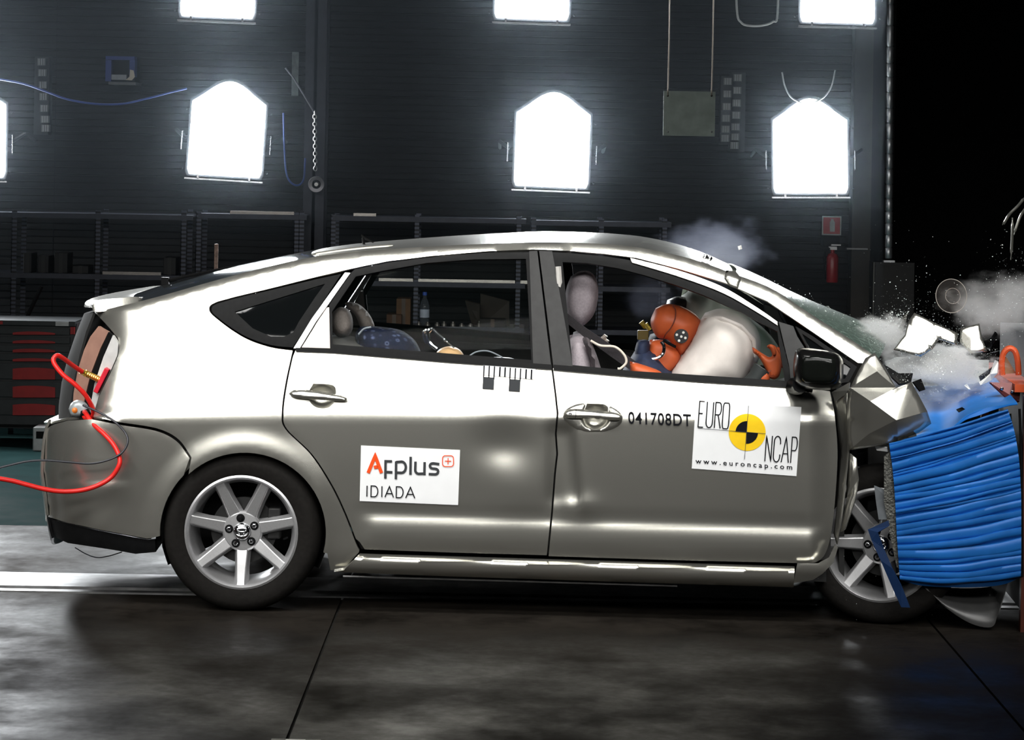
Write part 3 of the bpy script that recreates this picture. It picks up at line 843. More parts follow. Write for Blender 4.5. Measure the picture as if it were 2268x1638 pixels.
# --- tail lamp area
panel('tail_light', [(218, 722), (240, 735), (222, 772), (200, 830), (188, 880), (180, 920), (160, 922), (163, 870), (172, 820), (186, 775), (200, 745)],
      pm('smoked_pink_lens', (0.30, 0.17, 0.13), 0.25, 0, 20, 0.1), wf=lambda x, y: 0.585 + 0.0012 * (x - 160), step=8)
panel('hatch_seal', [(240, 735), (249, 742), (228, 790), (208, 850), (196, 918), (183, 920), (190, 880), (202, 830), (224, 772)], BLACKP, wf=lambda x, y: 0.60 + 0.0011 * (x - 160), step=8)
panel('lamp_recess', [(250, 742), (262, 760), (260, 786), (243, 826), (218, 880), (206, 920), (197, 918), (209, 850), (229, 790)], pm('pale_grey_recess', (0.55, 0.55, 0.54), 0.5, 0.1), wf=lambda x, y: 0.63 + 0.0008 * (x - 160), step=8)
# --- door handles
def inflate(name, poly, wc, th, R, mat, parent, step=5, both_sides=True, flatw=None, label=None, power=0.5, bstep=None):
    """a rounded solid from an outline: swells to th over R pixels from the rim; wc is its mid-plane on the car"""
    vs2, fs, dist = fill(poly, step, None, bstep or step * 0.8)
    wf = wc if callable(wc) else (lambda x, y: wc)
    P, Q = [], []
    rim = dist < 1e-3
    for (x, y), d in zip(vs2, dist):
        k = min(1.0, d / R)
        o = th * max(0, 1 - (1 - k) ** 2) ** power
        w0 = wf(x, y)
        P.append(car(x, y, w0 + o)); Q.append(car(x, y, w0 - o))
    n = len(P)
    F1 = orient(P, fs, NX)
    idx = {}
    allv = list(P)
    for i in range(n):
        if rim[i]: idx[i] = i
        else: idx[i] = len(allv); allv.append(Q[i])
    F2 = [tuple(idx[i] for i in f)[::-1] for f in F1]
    o = mk(name, allv, F1 + F2, mat, parent, sharp=70)
    if label: o['label'] = label
    return o
def ell(cx_, cy_, rx, ry_, n=28, rot=0.0):
    c_, s_ = math.cos(rot), math.sin(rot)
    return [(cx_ + rx * math.cos(a) * c_ - ry_ * math.sin(a) * s_, cy_ + rx * math.cos(a) * s_ + ry_ * math.sin(a) * c_) for a in [2 * math.pi * k / n for k in range(n)]]
RECESS = pm('handle_cup_grey', (0.20, 0.20, 0.19), 0.35, 0.6)
def bowl(cx_, cy_, rx, ry_, dp):
    return lambda x, y: side_w(x, y) - 0.002 - dp * max(0, 1 - ((x - cx_) / rx) ** 2 - ((y - cy_) / ry_) ** 2) ** 0.8
panel('handle_cup', [(713 + (x - 713) * 1.04, 876 + (y - 876) * 1.04) for x, y in CUPR], PAINT, parent=RDOOR, wf=bowl(713, 876, 34, 31, 0.03), step=4, both=False, solid=0.0, rnd=0.0)
inflate('door_handle', sp([(640, 872), (648, 864), (680, 863), (730, 870), (758, 876), (768, 881), (764, 888), (735, 887), (690, 884), (652, 880), (640, 872)], 4)[:-1], lambda x, y: side_w(x, y) + 0.020, 0.012, 7, PAINT, RDOOR, 4)
panel('handle_bezel', ell(1313, 924, 67, 34, 40, 0.06), PAINT, parent=FDOOR, lift=0.006, rnd=0.008, rpx=6, hole=CUPF, both=False, step=5, solid=0.004)
panel('handle_cup', [(1319 + (x - 1319) * 1.05, 921 + (y - 921) * 1.05) for x, y in CUPF], PAINT, parent=FDOOR, wf=bowl(1319, 921, 32, 31, 0.03), step=4, both=False, solid=0.0, rnd=0.0)
FH = inflate('door_handle', sp([(1248, 916), (1256, 907), (1280, 905), (1320, 909), (1362, 913), (1378, 920), (1376, 928), (1360, 931), (1310, 927), (1270, 926), (1252, 924), (1248, 916)], 4)[:-1], lambda x, y: side_w(x, y) + 0.024, 0.012, 7, PAINT, FDOOR, 4)
g = G(); g.lathe(car(1263, 916, side_w(1263, 916) + 0.035), [(0.006, -0.004), (0.006, 0.003), (0.004, 0.004), (0.0005, 0.002)], AX, UP, NX, 16); g.obj('key_lock', STEEL, FDOOR)
g = G(); g.tube([car(1276, 906, side_w(1276, 906) + 0.0365), car(1275, 926, side_w(1275, 926) + 0.0365)], 0.0012, 5); g.obj('handle_seam', BLACKP, FDOOR)
# --- door mirror
MIR = inflate('door_mirror', sp([(1762, 776), (1775, 770), (1810, 773), (1848, 780), (1862, 790), (1868, 806), (1867, 838), (1860, 854), (1845, 862), (1810, 863), (1778, 858), (1762, 846), (1757, 825), (1758, 795), (1762, 776)], 4)[:-1], 0.95, 0.085, 26, pm('gloss_black_mirror', (0.006, 0.006, 0.006), 0.22, 0, 30, 0.1, spec=0.25), CAR, 7)
g = G(); g.tube([car(1772, 852, 0.93), car(1768, 858, 0.86), car(1760, 855, 0.80)], [0.03, 0.028, 0.035], 10); g.obj('mirror_arm', BLACKP, CAR)
inflate('mirror_glass_rim', sp([(1770, 784), (1810, 781), (1850, 788), (1858, 806), (1857, 836), (1845, 852), (1805, 854), (1774, 846), (1767, 820), (1770, 784)], 4)[:-1], 0.985, 0.055, 14, pm('satin_mirror_back', (0.006, 0.007, 0.006), 0.16, 0.0, spec=0.3), CAR, 7)
# --- antenna, wiper, washer beads on the roof
g = G(); a0 = car(806, 541, 0.05)
g.tube([car(800, 520, 0.05), car(808, 527, 0.05), car(828, 537, 0.05)], 0.004, 6); g.tube([a0, car(804, 526, 0.05)], 0.006, 6)
g.obj('roof_antenna', BLACKP, CAR)
g = G(); g.tube([car(368, 622, 0.1), car(440, 606, 0.06), (car(520, 590, 0.02))], 0.007, 6); g.box(car(366, 622, 0.1), (0.03, 0.03, 0.03)); g.obj('rear_wiper', BLACKP, CAR)
for (x, y) in ((1562, 566), (1572, 570)):
    g = G(); g.lathe(car(x, y + 2, 0.5), [(0.0005, 0.012), (0.008, 0.008), (0.011, 0.0), (0.008, -0.008), (0.0005, -0.012)], AX, UP, NX, 12); g.obj('camera_stud', CHROME, CAR)
# roof rail beading strip towards the back
g = G(); g.tube([car(x, rail(x) - 6 - 0.010 * (x - 680), side_w(x, rail(x)) - 0.06) for x in range(690, 880, 12)], [0.003] + [0.006] * 14 + [0.002], 6); g.obj('roof_beading', PAINT, CAR)
# pillar joint cover at the top of the A-pillar
inflate('pillar_joint', [(1608, 598), (1630, 600), (1642, 616), (1634, 640), (1616, 634), (1604, 616)], lambda x, y: side_w(x, y) + 0.002, 0.008, 6, PAINT, CAR, 5)

# ------------------------------------------------------------------ stickers
def decal(name, poly, mat, parent, lift=0.0035, step=7, hole=None, label=None):
    return panel(name, poly, mat, parent=parent, lift=lift, step=step, both=False, rnd=0, solid=0.0, hole=hole, label=label)
def ribbon(pts, width):
    """flat stroke outline around a polyline, as quads"""
    P = [np.array(p, float) for p in pts]
    v, f = [], []
    closed = np.allclose(P[0], P[-1]) and len(P) > 3
    n = len(P)
    for i in range(n):
        a = P[i - 1] if i > 0 else (P[-2] if closed else P[0])
        b = P[i + 1] if i < n - 1 else (P[1] if closed else P[-1])
        d1 = P[i] - a; d2 = b - P[i]
        l1, l2 = np.linalg.norm(d1), np.linalg.norm(d2)
        d1 = d1 / l1 if l1 > 1e-6 else d2 / max(l2, 1e-6)
        d2 = d2 / l2 if l2 > 1e-6 else d1
        t = d1 + d2; t /= max(np.linalg.norm(t), 1e-6)
        nn = np.array((-t[1], t[0])); k = width / 2 / max(0.45, abs(nn.dot((-d1[1], d1[0]))))
        v += [P[i] + nn * k, P[i] - nn * k]
    for i in range(n - 1): f.append((2 * i, 2 * i + 1, 2 * i + 3, 2 * i + 2))
    return v, f
def strokes(name, lines, width, mat, parent, lift=0.0068):
    V, Fc = [], []
    for L in lines:
        v, f = ribbon(dens(L, 7, closed=False), width)
        n = len(V); V += v; Fc += [tuple(i + n for i in q) for q in f]
    P = [car(p[0], p[1], side_w(p[0], p[1]) + lift) for p in V]
    return mk(name, P, orient(P, Fc, NX), mat, parent, smooth=False)
def rr_path(x0, y0, x1, y1, r, n=5):
    out = []
    for (cx_, cy_, a0) in ((x1 - r, y0 + r, -90), (x1 - r, y1 - r, 0), (x0 + r, y1 - r, 90), (x0 + r, y0 + r, 180)):
        for k in range(n + 1):
            a = math.radians(a0 + 90 * k / n); out.append((cx_ + r * math.cos(a), cy_ + r * math.sin(a)))
    return out + [out[0]]
def qa(x0, y0, rx, ry_, a0, a1, n=6):
    return [(x0 + rx * math.cos(math.radians(a0 + (a1 - a0) * k / n)), y0 + ry_ * math.sin(math.radians(a0 + (a1 - a0) * k / n))) for k in range(n + 1)]
# letter shapes in a unit box, y down
LET = {
    'E': [[(1, 0), (0, 0), (0, 1), (1, 1)], [(0, .47), (.75, .47)]],
    'U': [[(0, 0)] + qa(.5, .8, .5, .2, 180, 0, 8) + [(1, 0)]],
    'R': [[(0, 1), (0, 0), (.55, 0)] + qa(.62, .24, .38, .24, -90, 90, 8) + [(0, .48)], [(.5, .48), (1, 1)]],
    'O': [rr_path(0, 0, 1, 1, .22)],
    'N': [[(0, 1), (0, 0), (1, 1), (1, 0)]],
    'C': [[(1, .3)] + qa(.5, .22, .5, .22, 0, -180, 8) + qa(.5, .78, .5, .22, 180, 0, 8) + [(1, .7)]],
    'A': [[(0, 1), (.5, 0), (1, 1)], [(.18, .66), (.82, .66)]],
    'P': [[(0, 1), (0, 0), (.55, 0)] + qa(.62, .26, .38, .26, -90, 90, 8) + [(0, .52)]],
    'I': [[(.5, 0), (.5, 1)]],
    'D': [[(0, 0), (0, 1), (.45, 1)] + qa(.5, .5, .5, .5, 90, -90, 10) + [(0, 0)]],
}
def word(letters, ax, ay, dx, dy):
    """letters: (char, x0, x1, y0, y1) in photo pixels relative to (ax, ay); dx/dy: slope of the baseline and lean of the stems"""
    out = []
    for ch, x0, x1, y0, y1 in letters:
        for L in LET[ch]:
            out.append([(ax + x0 + (x1 - x0) * u + dx * (y0 + (y1 - y0) * v), ay + y0 + (y1 - y0) * v + dy * (x0 + (x1 - x0) * u)) for u, v in L])
    return out
def font_text(name, s, ax, ay, height, width, slope, lean, mat, parent, lift=0.0068, weight=0.0, gap=1.0):
    cu = bpy.data.curves.new('tmp_text', 'FONT'); cu.body = s; cu.size = 1.0; cu.offset = weight; cu.space_character = gap
    ob = bpy.data.objects.new('tmp_text', cu); col.objects.link(ob)
    dg = bpy.context.evaluated_depsgraph_get()
    me = ob.evaluated_get(dg).to_mesh()
    vs_ = [(v.co.x, v.co.y) for v in me.vertices]; fs = [tuple(p.vertices) for p in me.polygons]
    bpy.data.objects.remove(ob)
    xm, xM = min(v[0] for v in vs_), max(v[0] for v in vs_); ym, yM = min(v[1] for v in vs_), max(v[1] for v in vs_)
    P = []
    for x, y in vs_:
        u = (x - xm) / (xM - xm) * width; h = (y - ym) / (yM - ym) * height
        px, py = ax + u + lean * h, ay - h + slope * u
        P.append(car(px, py, side_w(px, py) + lift))
    return mk(name, P, orient(P, fs, NX), mat, parent, smooth=False)

# number on the front door
font_text('test_number', '041708DT', 1392, 938, 27, 139, 0.043, -0.03, INK, FDOOR, weight=0.012, gap=1.12)
# round target sticker
NC = decal('test_sticker', [(1541, 889), (1775, 901), (1764, 1054), (1532, 1037)], WHITES, FDOOR, label='white sticker with EURO NCAP lettering and yellow target')
decal('target_disc', ell(1655, 957, 41, 41, 40), INKY, NC, 0.0055)
def wedge(a0, a1, r): return [(1654, 957)] + [(1654 + r * math.cos(math.radians(a)), 957 + r * math.sin(math.radians(a))) for a in np.linspace(a0, a1, 12)]
decal('target_quadrant', wedge(184, 273, 25), INK, NC, 0.0075)
decal('target_quadrant', wedge(4, 93, 25), INK, NC, 0.0075)
strokes('crosshair', [[(1658, 898), (1649, 1017)], [(1546, 948), (1696, 960)]], 1.0, INKG, NC, 0.0085)
strokes('lettering', word([('E', 0, 11, 0, 57), ('U', 17, 31, 0, 57), ('R', 36, 49, 0, 57), ('O', 53, 67, 0, 57)], 1550, 888, -0.07, 0.065), 2.3, INK, NC)
strokes('lettering', word([('N', 0, 13, 0, 57), ('C', 18, 32, 0, 57), ('A', 36, 52, 0, 57), ('P', 57, 69, 0, 57)], 1698, 964, -0.07, 0.06), 2.3, INK, NC)
font_text('web_address', 'w w w . e u r o n c a p . c o m', 1541, 1029, 11, 214, 0.066, -0.05, INK, NC, weight=0.012)
# company sticker on the rear door
AP = decal('company_sticker', [(799.5, 986), (1019, 996), (1014.6, 1118), (796.6, 1109)], WHITES, RDOOR, label='white Applus IDIADA company sticker')
def zz(pts): return [(600 + x / 3.56, 820 + y / 3.56) for x, y in pts]
strokes('logo_letter', [zz([(766, 808), (822, 672), (872, 808)]), zz([(812, 764), (846, 758)])], 7.5, INKO, AP)
lg = [zz([(902, 852), (904, 715), (955, 716)]), zz([(912, 800), (958, 802)])]
lg += [zz([(985, 857), (987, 716)]), zz([(987, 722), (1030, 718)] + qa(1030, 762, 34, 44, -90, 90, 10) + [(988, 804)])]
lg += [zz([(1102, 680), (1100, 821)])]
lg += [zz([(1140, 718), (1138, 780)] + qa(1166, 786, 28, 28, 180, 90, 5) + [(1210, 812)]), zz([(1212, 722), (1210, 824)])]
lg += [zz([(1328, 738), (1285, 732)] + qa(1275, 752, 22, 20, -90, -270, 6) + qa(1295, 796, 24, 22, -90, 90, 6) + [(1244, 816)])]
strokes('logo_lettering', lg, 5.4, INKG, AP)
strokes('logo_plus', [zz(rr_path(1353, 672, 1440, 757, 22)), zz([(1372, 714), (1421, 715)]), zz([(1397, 690), (1396, 739)])], 1.9, INKO, AP)
strokes('lettering', word([('I', 0, 4, 0, 24), ('D', 11, 26, 0, 24), ('I', 33, 37, 0, 24), ('A', 42, 61, 0, 24), ('D', 67, 82, 0, 24), ('A', 88, 108, 0, 24)], 811, 1075, -0.02, 0.035), 2.4, INK, AP)
# comb-shaped scale marker under the belt
SC = decal('scale_marker', [(1070, 806), (1186, 817), (1184, 840), (1070, 830)], WHITES, RDOOR, 0.0035, label='black and white comb-shaped scale marker')
def q4(x0, y0, w, h): return [(x0, y0), (x0 + w, y0 + 0.07 * w), (x0 + w - 0.05 * h, y0 + 0.07 * w + h), (x0 - 0.05 * h, y0 + h)]
for bx_, by_ in ((1071, 809), (1129, 814)):
    decal('scale_block', q4(bx_ - 1.2, by_ + 25, 25, 26), INKG, SC, 0.006)
    for dx_ in (0, 11.5, 23): decal('scale_bar', q4(bx_ + dx_, by_ + 0.07 * dx_, 2.6, 27), INK, SC, 0.006)
for bx_, by_ in ((1106, 812), (1117.5, 813), (1164, 817), (1176, 818)):
    decal('scale_bar', q4(bx_, by_, 3.2, 21), INK, SC, 0.006)

# ================================================================== INSIDE THE CAR
# seats (bolted to the car: parts of it)
inflate('front_headrest', sp([(1264, 612), (1285, 600), (1308, 602), (1322, 622), (1325, 655), (1318, 690), (1303, 712), (1285, 722), (1262, 706), (1252, 680), (1254, 640), (1264, 612)], 4)[:-1], 0.36, 0.11, 26, SEAT, CAR, 8)
inflate('front_backrest', sp([(1262, 742), (1288, 738), (1305, 752), (1320, 790), (1332, 850), (1345, 960), (1350, 1100), (1240, 1100), (1232, 960), (1240, 830), (1262, 742)], 4)[:-1], 0.36, 0.21, 40, SEAT, CAR, 14)
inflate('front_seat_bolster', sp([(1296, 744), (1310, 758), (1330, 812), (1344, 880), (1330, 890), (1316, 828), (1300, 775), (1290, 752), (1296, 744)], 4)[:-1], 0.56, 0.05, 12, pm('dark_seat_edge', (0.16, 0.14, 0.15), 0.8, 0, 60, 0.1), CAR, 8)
far = lambda x, y: -0.36
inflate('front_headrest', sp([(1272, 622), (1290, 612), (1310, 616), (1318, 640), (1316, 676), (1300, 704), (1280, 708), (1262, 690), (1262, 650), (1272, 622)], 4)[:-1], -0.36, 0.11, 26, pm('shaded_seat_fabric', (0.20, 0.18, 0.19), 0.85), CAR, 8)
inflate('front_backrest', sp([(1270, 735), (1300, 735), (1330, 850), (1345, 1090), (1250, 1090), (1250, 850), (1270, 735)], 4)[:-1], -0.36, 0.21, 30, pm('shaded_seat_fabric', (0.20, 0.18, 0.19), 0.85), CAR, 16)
inflate('rear_headrest', sp([(738, 690), (752, 680), (770, 684), (780, 702), (781, 728), (770, 744), (750, 746), (736, 732), (732, 708), (738, 690)], 4)[:-1], 0.42, 0.12, 18, SEATB, CAR, 7)
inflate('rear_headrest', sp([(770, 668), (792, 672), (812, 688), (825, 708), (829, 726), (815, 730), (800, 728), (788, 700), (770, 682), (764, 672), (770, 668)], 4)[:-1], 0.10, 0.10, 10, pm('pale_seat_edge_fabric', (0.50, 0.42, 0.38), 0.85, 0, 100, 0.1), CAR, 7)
inflate('rear_seat_back', sp([(690, 742), (760, 742), (800, 752), (850, 800), (880, 900), (880, 1080), (760, 1080), (720, 900), (690, 742)], 4)[:-1], 0.30, 0.42, 40, pm('dark_rear_seat', (0.09, 0.085, 0.08), 0.85), CAR, 18)
inflate('rear_seat_cushion', sp([(820, 985), (1000, 960), (1090, 970), (1110, 1010), (1090, 1080), (820, 1090), (820, 985)], 4)[:-1], 0.30, 0.42, 40, pm('dark_rear_seat', (0.09, 0.085, 0.08), 0.85), CAR, 18)
inflate('front_seat_cushion', sp([(1290, 1010), (1480, 985), (1560, 1000), (1570, 1040), (1540, 1090), (1290, 1100), (1290, 1010)], 4)[:-1], 0.36, 0.24, 40, SEAT, CAR, 18)
# dashboard and steering wheel
dash = [(1640, 880), (1690, 848), (1760, 830), (1860, 838), (1870, 900), (1860, 1040), (1720, 1040), (1660, 960)]
inflate('dashboard', dash, 0.0, 0.70, 30, pm('grey_dashboard', (0.10, 0.10, 0.10), 0.6), CAR, 20)
sc_, sr = car(1640, 905, 0.36), 0.185
sn = (AX * -0.88 + UP * 0.47).normalized(); su = NX; sv = sn.cross(su).normalized()
g = G(); g.tube([sc_ + su * (sr * math.cos(a)) + sv * (sr * math.sin(a)) for a in [2 * math.pi * k / 32 for k in range(33)]], 0.015, 8, caps=False)
for a in (0.3, 2.84, 4.71): g.tube([sc_, sc_ + su * (sr * math.cos(a)) + sv * (sr * math.sin(a))], 0.014, 6)
g.lathe(sc_, [(0.07, -0.02), (0.06, 0.03), (0.001, 0.04)], su, sv, sn, 20)
g.obj('steering_wheel', BLACKP, CAR)
# seat belt across the dummy
g = G()
bp1 = [car(x, y, w) for x, y, w in ((1252, 690, 0.62), (1300, 728, 0.56), (1360, 768, 0.50), (1430, 815, 0.46), (1500, 870, 0.40))]
bp2 = [car(x, y, w) for x, y, w in ((1252, 712, 0.60), (1296, 748, 0.54), (1354, 790, 0.48), (1420, 836, 0.44), (1490, 894, 0.38))]
v = bp1 + bp2; n = len(bp1)
mk('seat_belt', v, orient(v, [(i, i + 1, n + i + 1, n + i) for i in range(n - 1)], NX), pm('belt_webbing', (0.06, 0.055, 0.06), 0.7, 0, 200, 0.2), CAR, solid=0.003)
g = G(); g.tube([car(x, y, 0.66) for x, y in spline([(1236, 590), (1240, 640), (1252, 720)], 6)], 0.012, 6); g.obj('belt_anchor', pm('pale_plastic', (0.6, 0.58, 0.55), 0.5), CAR)
# curtain-like far airbag and the driver's airbag
inflate('passenger_airbag', sp([(1512, 640), (1560, 650), (1640, 690), (1700, 735), (1735, 790), (1745, 850), (1720, 900), (1600, 900), (1530, 860), (1508, 780), (1502, 700), (1512, 640)], 4)[:-1], -0.30, 0.26, 60, AIRBAG2, CAR, 14)
inflate('driver_airbag', sp([(1562, 692), (1595, 683), (1635, 690), (1665, 710), (1683, 745), (1682, 790), (1665, 825), (1640, 860), (1560, 890), (1490, 860), (1484, 828), (1505, 795), (1530, 755), (1548, 715), (1562, 692)], 5)[:-1], 0.36, 0.25, 75, AIRBAG, CAR, 9)
g = G(); g.tube([car(x, y, w) for x, y, w in [(1560, 702, 0.46), (1600, 706, 0.55), (1640, 722, 0.56), (1668, 752, 0.53), (1672, 790, 0.50)]], [0.006, 0.010, 0.010, 0.010, 0.006], 6); g.obj('airbag_seam', AIRBAG, CAR)

# ------------------------------------------------------------------ the driver dummy
db = car(1440, 1000, 0.36); db.z = car(1440, 1000, 0.36).z
DM = empty('crash_test_dummy', db)
tag(DM, 'orange crash test dummy in the driver seat, face pressed into the white airbag', 'dummy')
HEAD = inflate('head', sp([(1452, 682), (1475, 673), (1502, 676), (1530, 688), (1548, 704), (1554, 718), (1548, 738), (1534, 758), (1520, 778), (1506, 786), (1494, 770), (1478, 752), (1458, 748), (1445, 730), (1441, 708), (1452, 682)], 5)[:-1], 0.36, 0.085, 45, DUMMY, DM, 6)
def headw(x, y):
    return 0.36 + 0.087
seam = spline([(1490, 676, 0.42), (1496, 686, 0.435), (1495, 705, 0.448), (1486, 725, 0.448), (1474, 740, 0.44), (1470, 750, 0.41)], 6)
g = G(); g.tube([car(*p) for p in seam], 0.0022, 5); g.obj('cap_seam', pm('dark_seam', (0.12, 0.02, 0.01), 0.7), HEAD)
tc = car(1509, 744, 0.446)
g = G(); g.lathe(tc, [(0.0285, -0.02), (0.0285, 0.003), (0.0005, 0.004)], AX, UP, NX, 28); TG = g.obj('head_target', pm('target_black', (0.02, 0.02, 0.022), 0.5), DM, sharp=40)
for (x, y) in ((1499, 741), (1513.5, 736), (1509, 745), (1518, 748), (1504, 754)):
    g = G(); g.lathe(car(x, y, 0.45), [(0.0052, -0.002), (0.0052, 0.001), (0.0005, 0.0015)], AX, UP, NX, 12); g.obj('target_dot', pm('target_white', (0.85, 0.85, 0.80), 0.5), TG)
inflate('neck', sp([(1440, 752), (1468, 752), (1490, 762), (1508, 785), (1500, 810), (1470, 838), (1430, 835), (1428, 800), (1440, 752)], 4)[:-1], 0.36, 0.06, 22, DUMMY, DM, 6)
g = G(); g.tube([car(1469, 754, 0.43), car(1483, 761, 0.44), (car(1496, 768, 0.43))], [0.005, 0.007, 0.006], 6); g.obj('jaw_slot', BLACKP, DM)
inflate('torso', sp([(1405, 778), (1440, 770), (1480, 812), (1530, 870), (1530, 1000), (1480, 1060), (1380, 1060), (1350, 980), (1360, 860), (1405, 778)], 4)[:-1], 0.36, 0.17, 50, pm('navy_dummy_jacket', (0.012, 0.02, 0.05), 0.75, 0, 50, 0.3), DM, 12)
inflate('shoulder', sp([(1395, 800), (1420, 806), (1462, 822), (1470, 840), (1440, 850), (1400, 830), (1395, 800)], 4)[:-1], 0.52, 0.05, 14, DUMMY, DM, 6)
inflate('collar', sp([(1412, 752), (1438, 756), (1434, 800), (1414, 800), (1406, 778), (1412, 752)], 4)[:-1], 0.40, 0.05, 14, pm('navy_dummy_jacket', (0.012, 0.02, 0.05), 0.75, 0, 50, 0.3), DM, 6)
g = G(); g.tube([car(x, y, 0.47) for x, y in spline([(1465, 756), (1471, 768), (1468, 784), (1455, 793), (1432, 797)], 6)], 0.007, 8); g.obj('neck_bracket', CHROME, DM)
g = G(); g.tube([car(x, y, w) for x, y, w in spline([(1448, 845, 0.50), (1530, 880, 0.56), (1600, 890, 0.58), (1665, 850, 0.58), (1690, 815, 0.58)], 6)], 0.04, 12); g.obj('forearm', pm('dark_sleeve', (0.025, 0.03, 0.03), 0.6), DM)
inflate('hand', sp([(1666, 768), (1672, 771), (1690, 783), (1703, 790), (1710, 786), (1706, 774), (1699, 768), (1702, 763), (1714, 764), (1722, 772), (1730, 790), (1731, 812), (1726, 832), (1716, 840), (1704, 836), (1698, 822), (1690, 806), (1680, 790), (1668, 780), (1666, 768)], 4)[:-1], 0.58, 0.028, 11, DUMMY, DM, 3)
inflate('finger', sp([(1716, 772), (1724, 768), (1733, 780), (1736, 800), (1732, 815), (1726, 800), (1716, 772)], 4)[:-1], 0.545, 0.016, 6, DUMMY, DM, 3)
inflate('finger', sp([(1700, 764), (1708, 762), (1716, 768), (1720, 782), (1714, 790), (1708, 776), (1700, 764)], 4)[:-1], 0.612, 0.014, 6, DUMMY, DM, 3)
g = G(); g.lathe(car(1709, 826, 0.604), [(0.016, -0.01), (0.016, 0.003), (0.008, 0.004), (0.008, -0.004), (0.0005, -0.004)], AX, UP, NX, 16); g.obj('wrist_bolt', pm('dark_orange_ring', (0.25, 0.04, 0.01), 0.5), DM)
inflate('thumb_pad', [(1680, 836), (1700, 822), (1706, 838), (1700, 848), (1684, 846)], 0.60, 0.02, 8, DUMMY, DM, 3)

# the passenger dummy behind: dark cap and instrument block, half hidden
pb = car(1440, 1000, -0.36)
PD = empty('crash_test_dummy', pb)
tag(PD, 'second dummy on the passenger seat, mostly hidden behind the orange dummy head', 'dummy')
inflate('head', sp([(1478, 664), (1500, 656), (1525, 660), (1536, 668), (1530, 680), (1524, 720), (1500, 740), (1478, 730), (1470, 700), (1478, 664)], 4)[:-1], -0.20, 0.08, 30, pm('dark_dummy_cap', (0.05, 0.045, 0.04), 0.4), PD, 7)
inflate('torso', sp([(1440, 740), (1480, 740), (1510, 860), (1510, 1040), (1400, 1050), (1390, 880), (1440, 740)], 4)[:-1], -0.30, 0.17, 40, pm('navy_dummy_jacket', (0.012, 0.02, 0.05), 0.75, 0, 50, 0.3), PD, 14)
g = G()
g.tube([car(1420, 712, -0.1), car(1428, 722, -0.1), car(1436, 722, -0.1)], 0.012, 8); g.tube([car(1430, 716, -0.06), car(1440, 730, -0.06)], 0.01, 8)
g.obj('instrument_block', BRASS, PD)
g = G(); g.box(car(1424, 742, -0.08), (0.045, 0.05, 0.04)); g.obj('instrument_case', pm('olive_case', (0.30, 0.22, 0.06), 0.5), PD, bevel=0.004)
# cable loops behind the driver
g = G(); g.tube([car(x, y, 0.58) for x, y in spline([(1308, 754), (1330, 765), (1362, 768), (1382, 785), (1387, 802), (1375, 815), (1368, 816)], 6)], 0.005, 7)
o = g.obj('sensor_cable', pm('cream_cable', (0.75, 0.68, 0.58), 0.45)); tag(o, 'cream sensor cable looping behind the driver dummy', 'cable')
g = G()
for a in ((1336, 748), (1342, 742), (1346, 752)): g.tube([car(a[0], a[1], 0.5), car(a[0] - 8, a[1] + 10, 0.5)], 0.009, 8)
o = g.obj('cable_plug', pm('silver_plug', (0.7, 0.62, 0.55), 0.25, 0.8)); tag(o, 'silver connector plugs on the sensor cables beside the front seat', 'connector')

# ------------------------------------------------------------------ child seats in the rear
def floral():
    m = bpy.data.materials.new('navy_floral_cover'); m.use_nodes = True
    nt = m.node_tree; b = nt.nodes['Principled BSDF']; b.inputs['Roughness'].default_value = 0.9; b.inputs['Specular IOR Level'].default_value = 0.1
    tcx = nt.nodes.new('ShaderNodeTexCoord'); vo = nt.nodes.new('ShaderNodeTexVoronoi'); vo.inputs['Scale'].default_value = 34
    nt.links.new(tcx.outputs['Object'], vo.inputs['Vector'])
    cr = nt.nodes.new('ShaderNodeValToRGB'); e = cr.color_ramp.elements
    e[0].position = 0.12; e[0].color = (0.010, 0.014, 0.035, 1); e[1].position = 0.36; e[1].color = (0.009, 0.012, 0.03, 1)
    k = cr.color_ramp.elements.new(0.2); k.color = (0.10, 0.12, 0.22, 1)
    k = cr.color_ramp.elements.new(0.27); k.color = (0.05, 0.06, 0.12, 1)
    nt.links.new(vo.outputs['Distance'], cr.inputs[0]); nt.links.new(cr.outputs[0], b.inputs['Base Color'])
    return m
FLO = floral()
cb_ = car(880, 960, 0.42)
CS = empty('child_restraint', cb_)
tag(CS, 'child seat with dark blue floral cover on the rear bench', 'child seat')
inflate('seat_cover', sp([(786, 738), (798, 724), (820, 722), (850, 724), (885, 730), (910, 745), (926, 765), (936, 800), (930, 860), (860, 900), (800, 860), (788, 790), (786, 738)], 5)[:-1], 0.42, 0.17, 40, FLO, CS, 8)
inflate('seat_shell', sp([(800, 780), (940, 800), (960, 880), (940, 955), (830, 955), (800, 880), (800, 780)], 4)[:-1], 0.42, 0.19, 30, BLACKP, CS, 14)
g = G(); g.tube([car(x, y, 0.56) for x, y in spline([(794, 740), (806, 728), (822, 724)], 5)], 0.004, 6); g.obj('cover_piping', pm('piping_grey', (0.3, 0.32, 0.36), 0.6), CS)
ib = car(1000, 960, 0.42)
IC = empty('infant_carrier', ib)
tag(IC, 'infant carrier with chrome carry handle between the child seat and the front seat', 'infant carrier')
inflate('carrier_shell', sp([(930, 800), (960, 790), (1030, 795), (1100, 790), (1150, 800), (1165, 850), (1140, 950), (960, 955), (930, 880), (930, 800)], 4)[:-1], 0.42, 0.20, 30, pm('dark_carrier_shell', (0.025, 0.026, 0.032), 0.5), IC, 14)
g = G()
g.tube([car(x, y, 0.50) for x, y in spline([(968, 772), (952, 758), (947, 740), (950, 732), (957, 728), (968, 738), (985, 752), (1006, 770)], 6)], [0.009] * 25 + [0.006] * 12 + [0.003] * 6, 8)
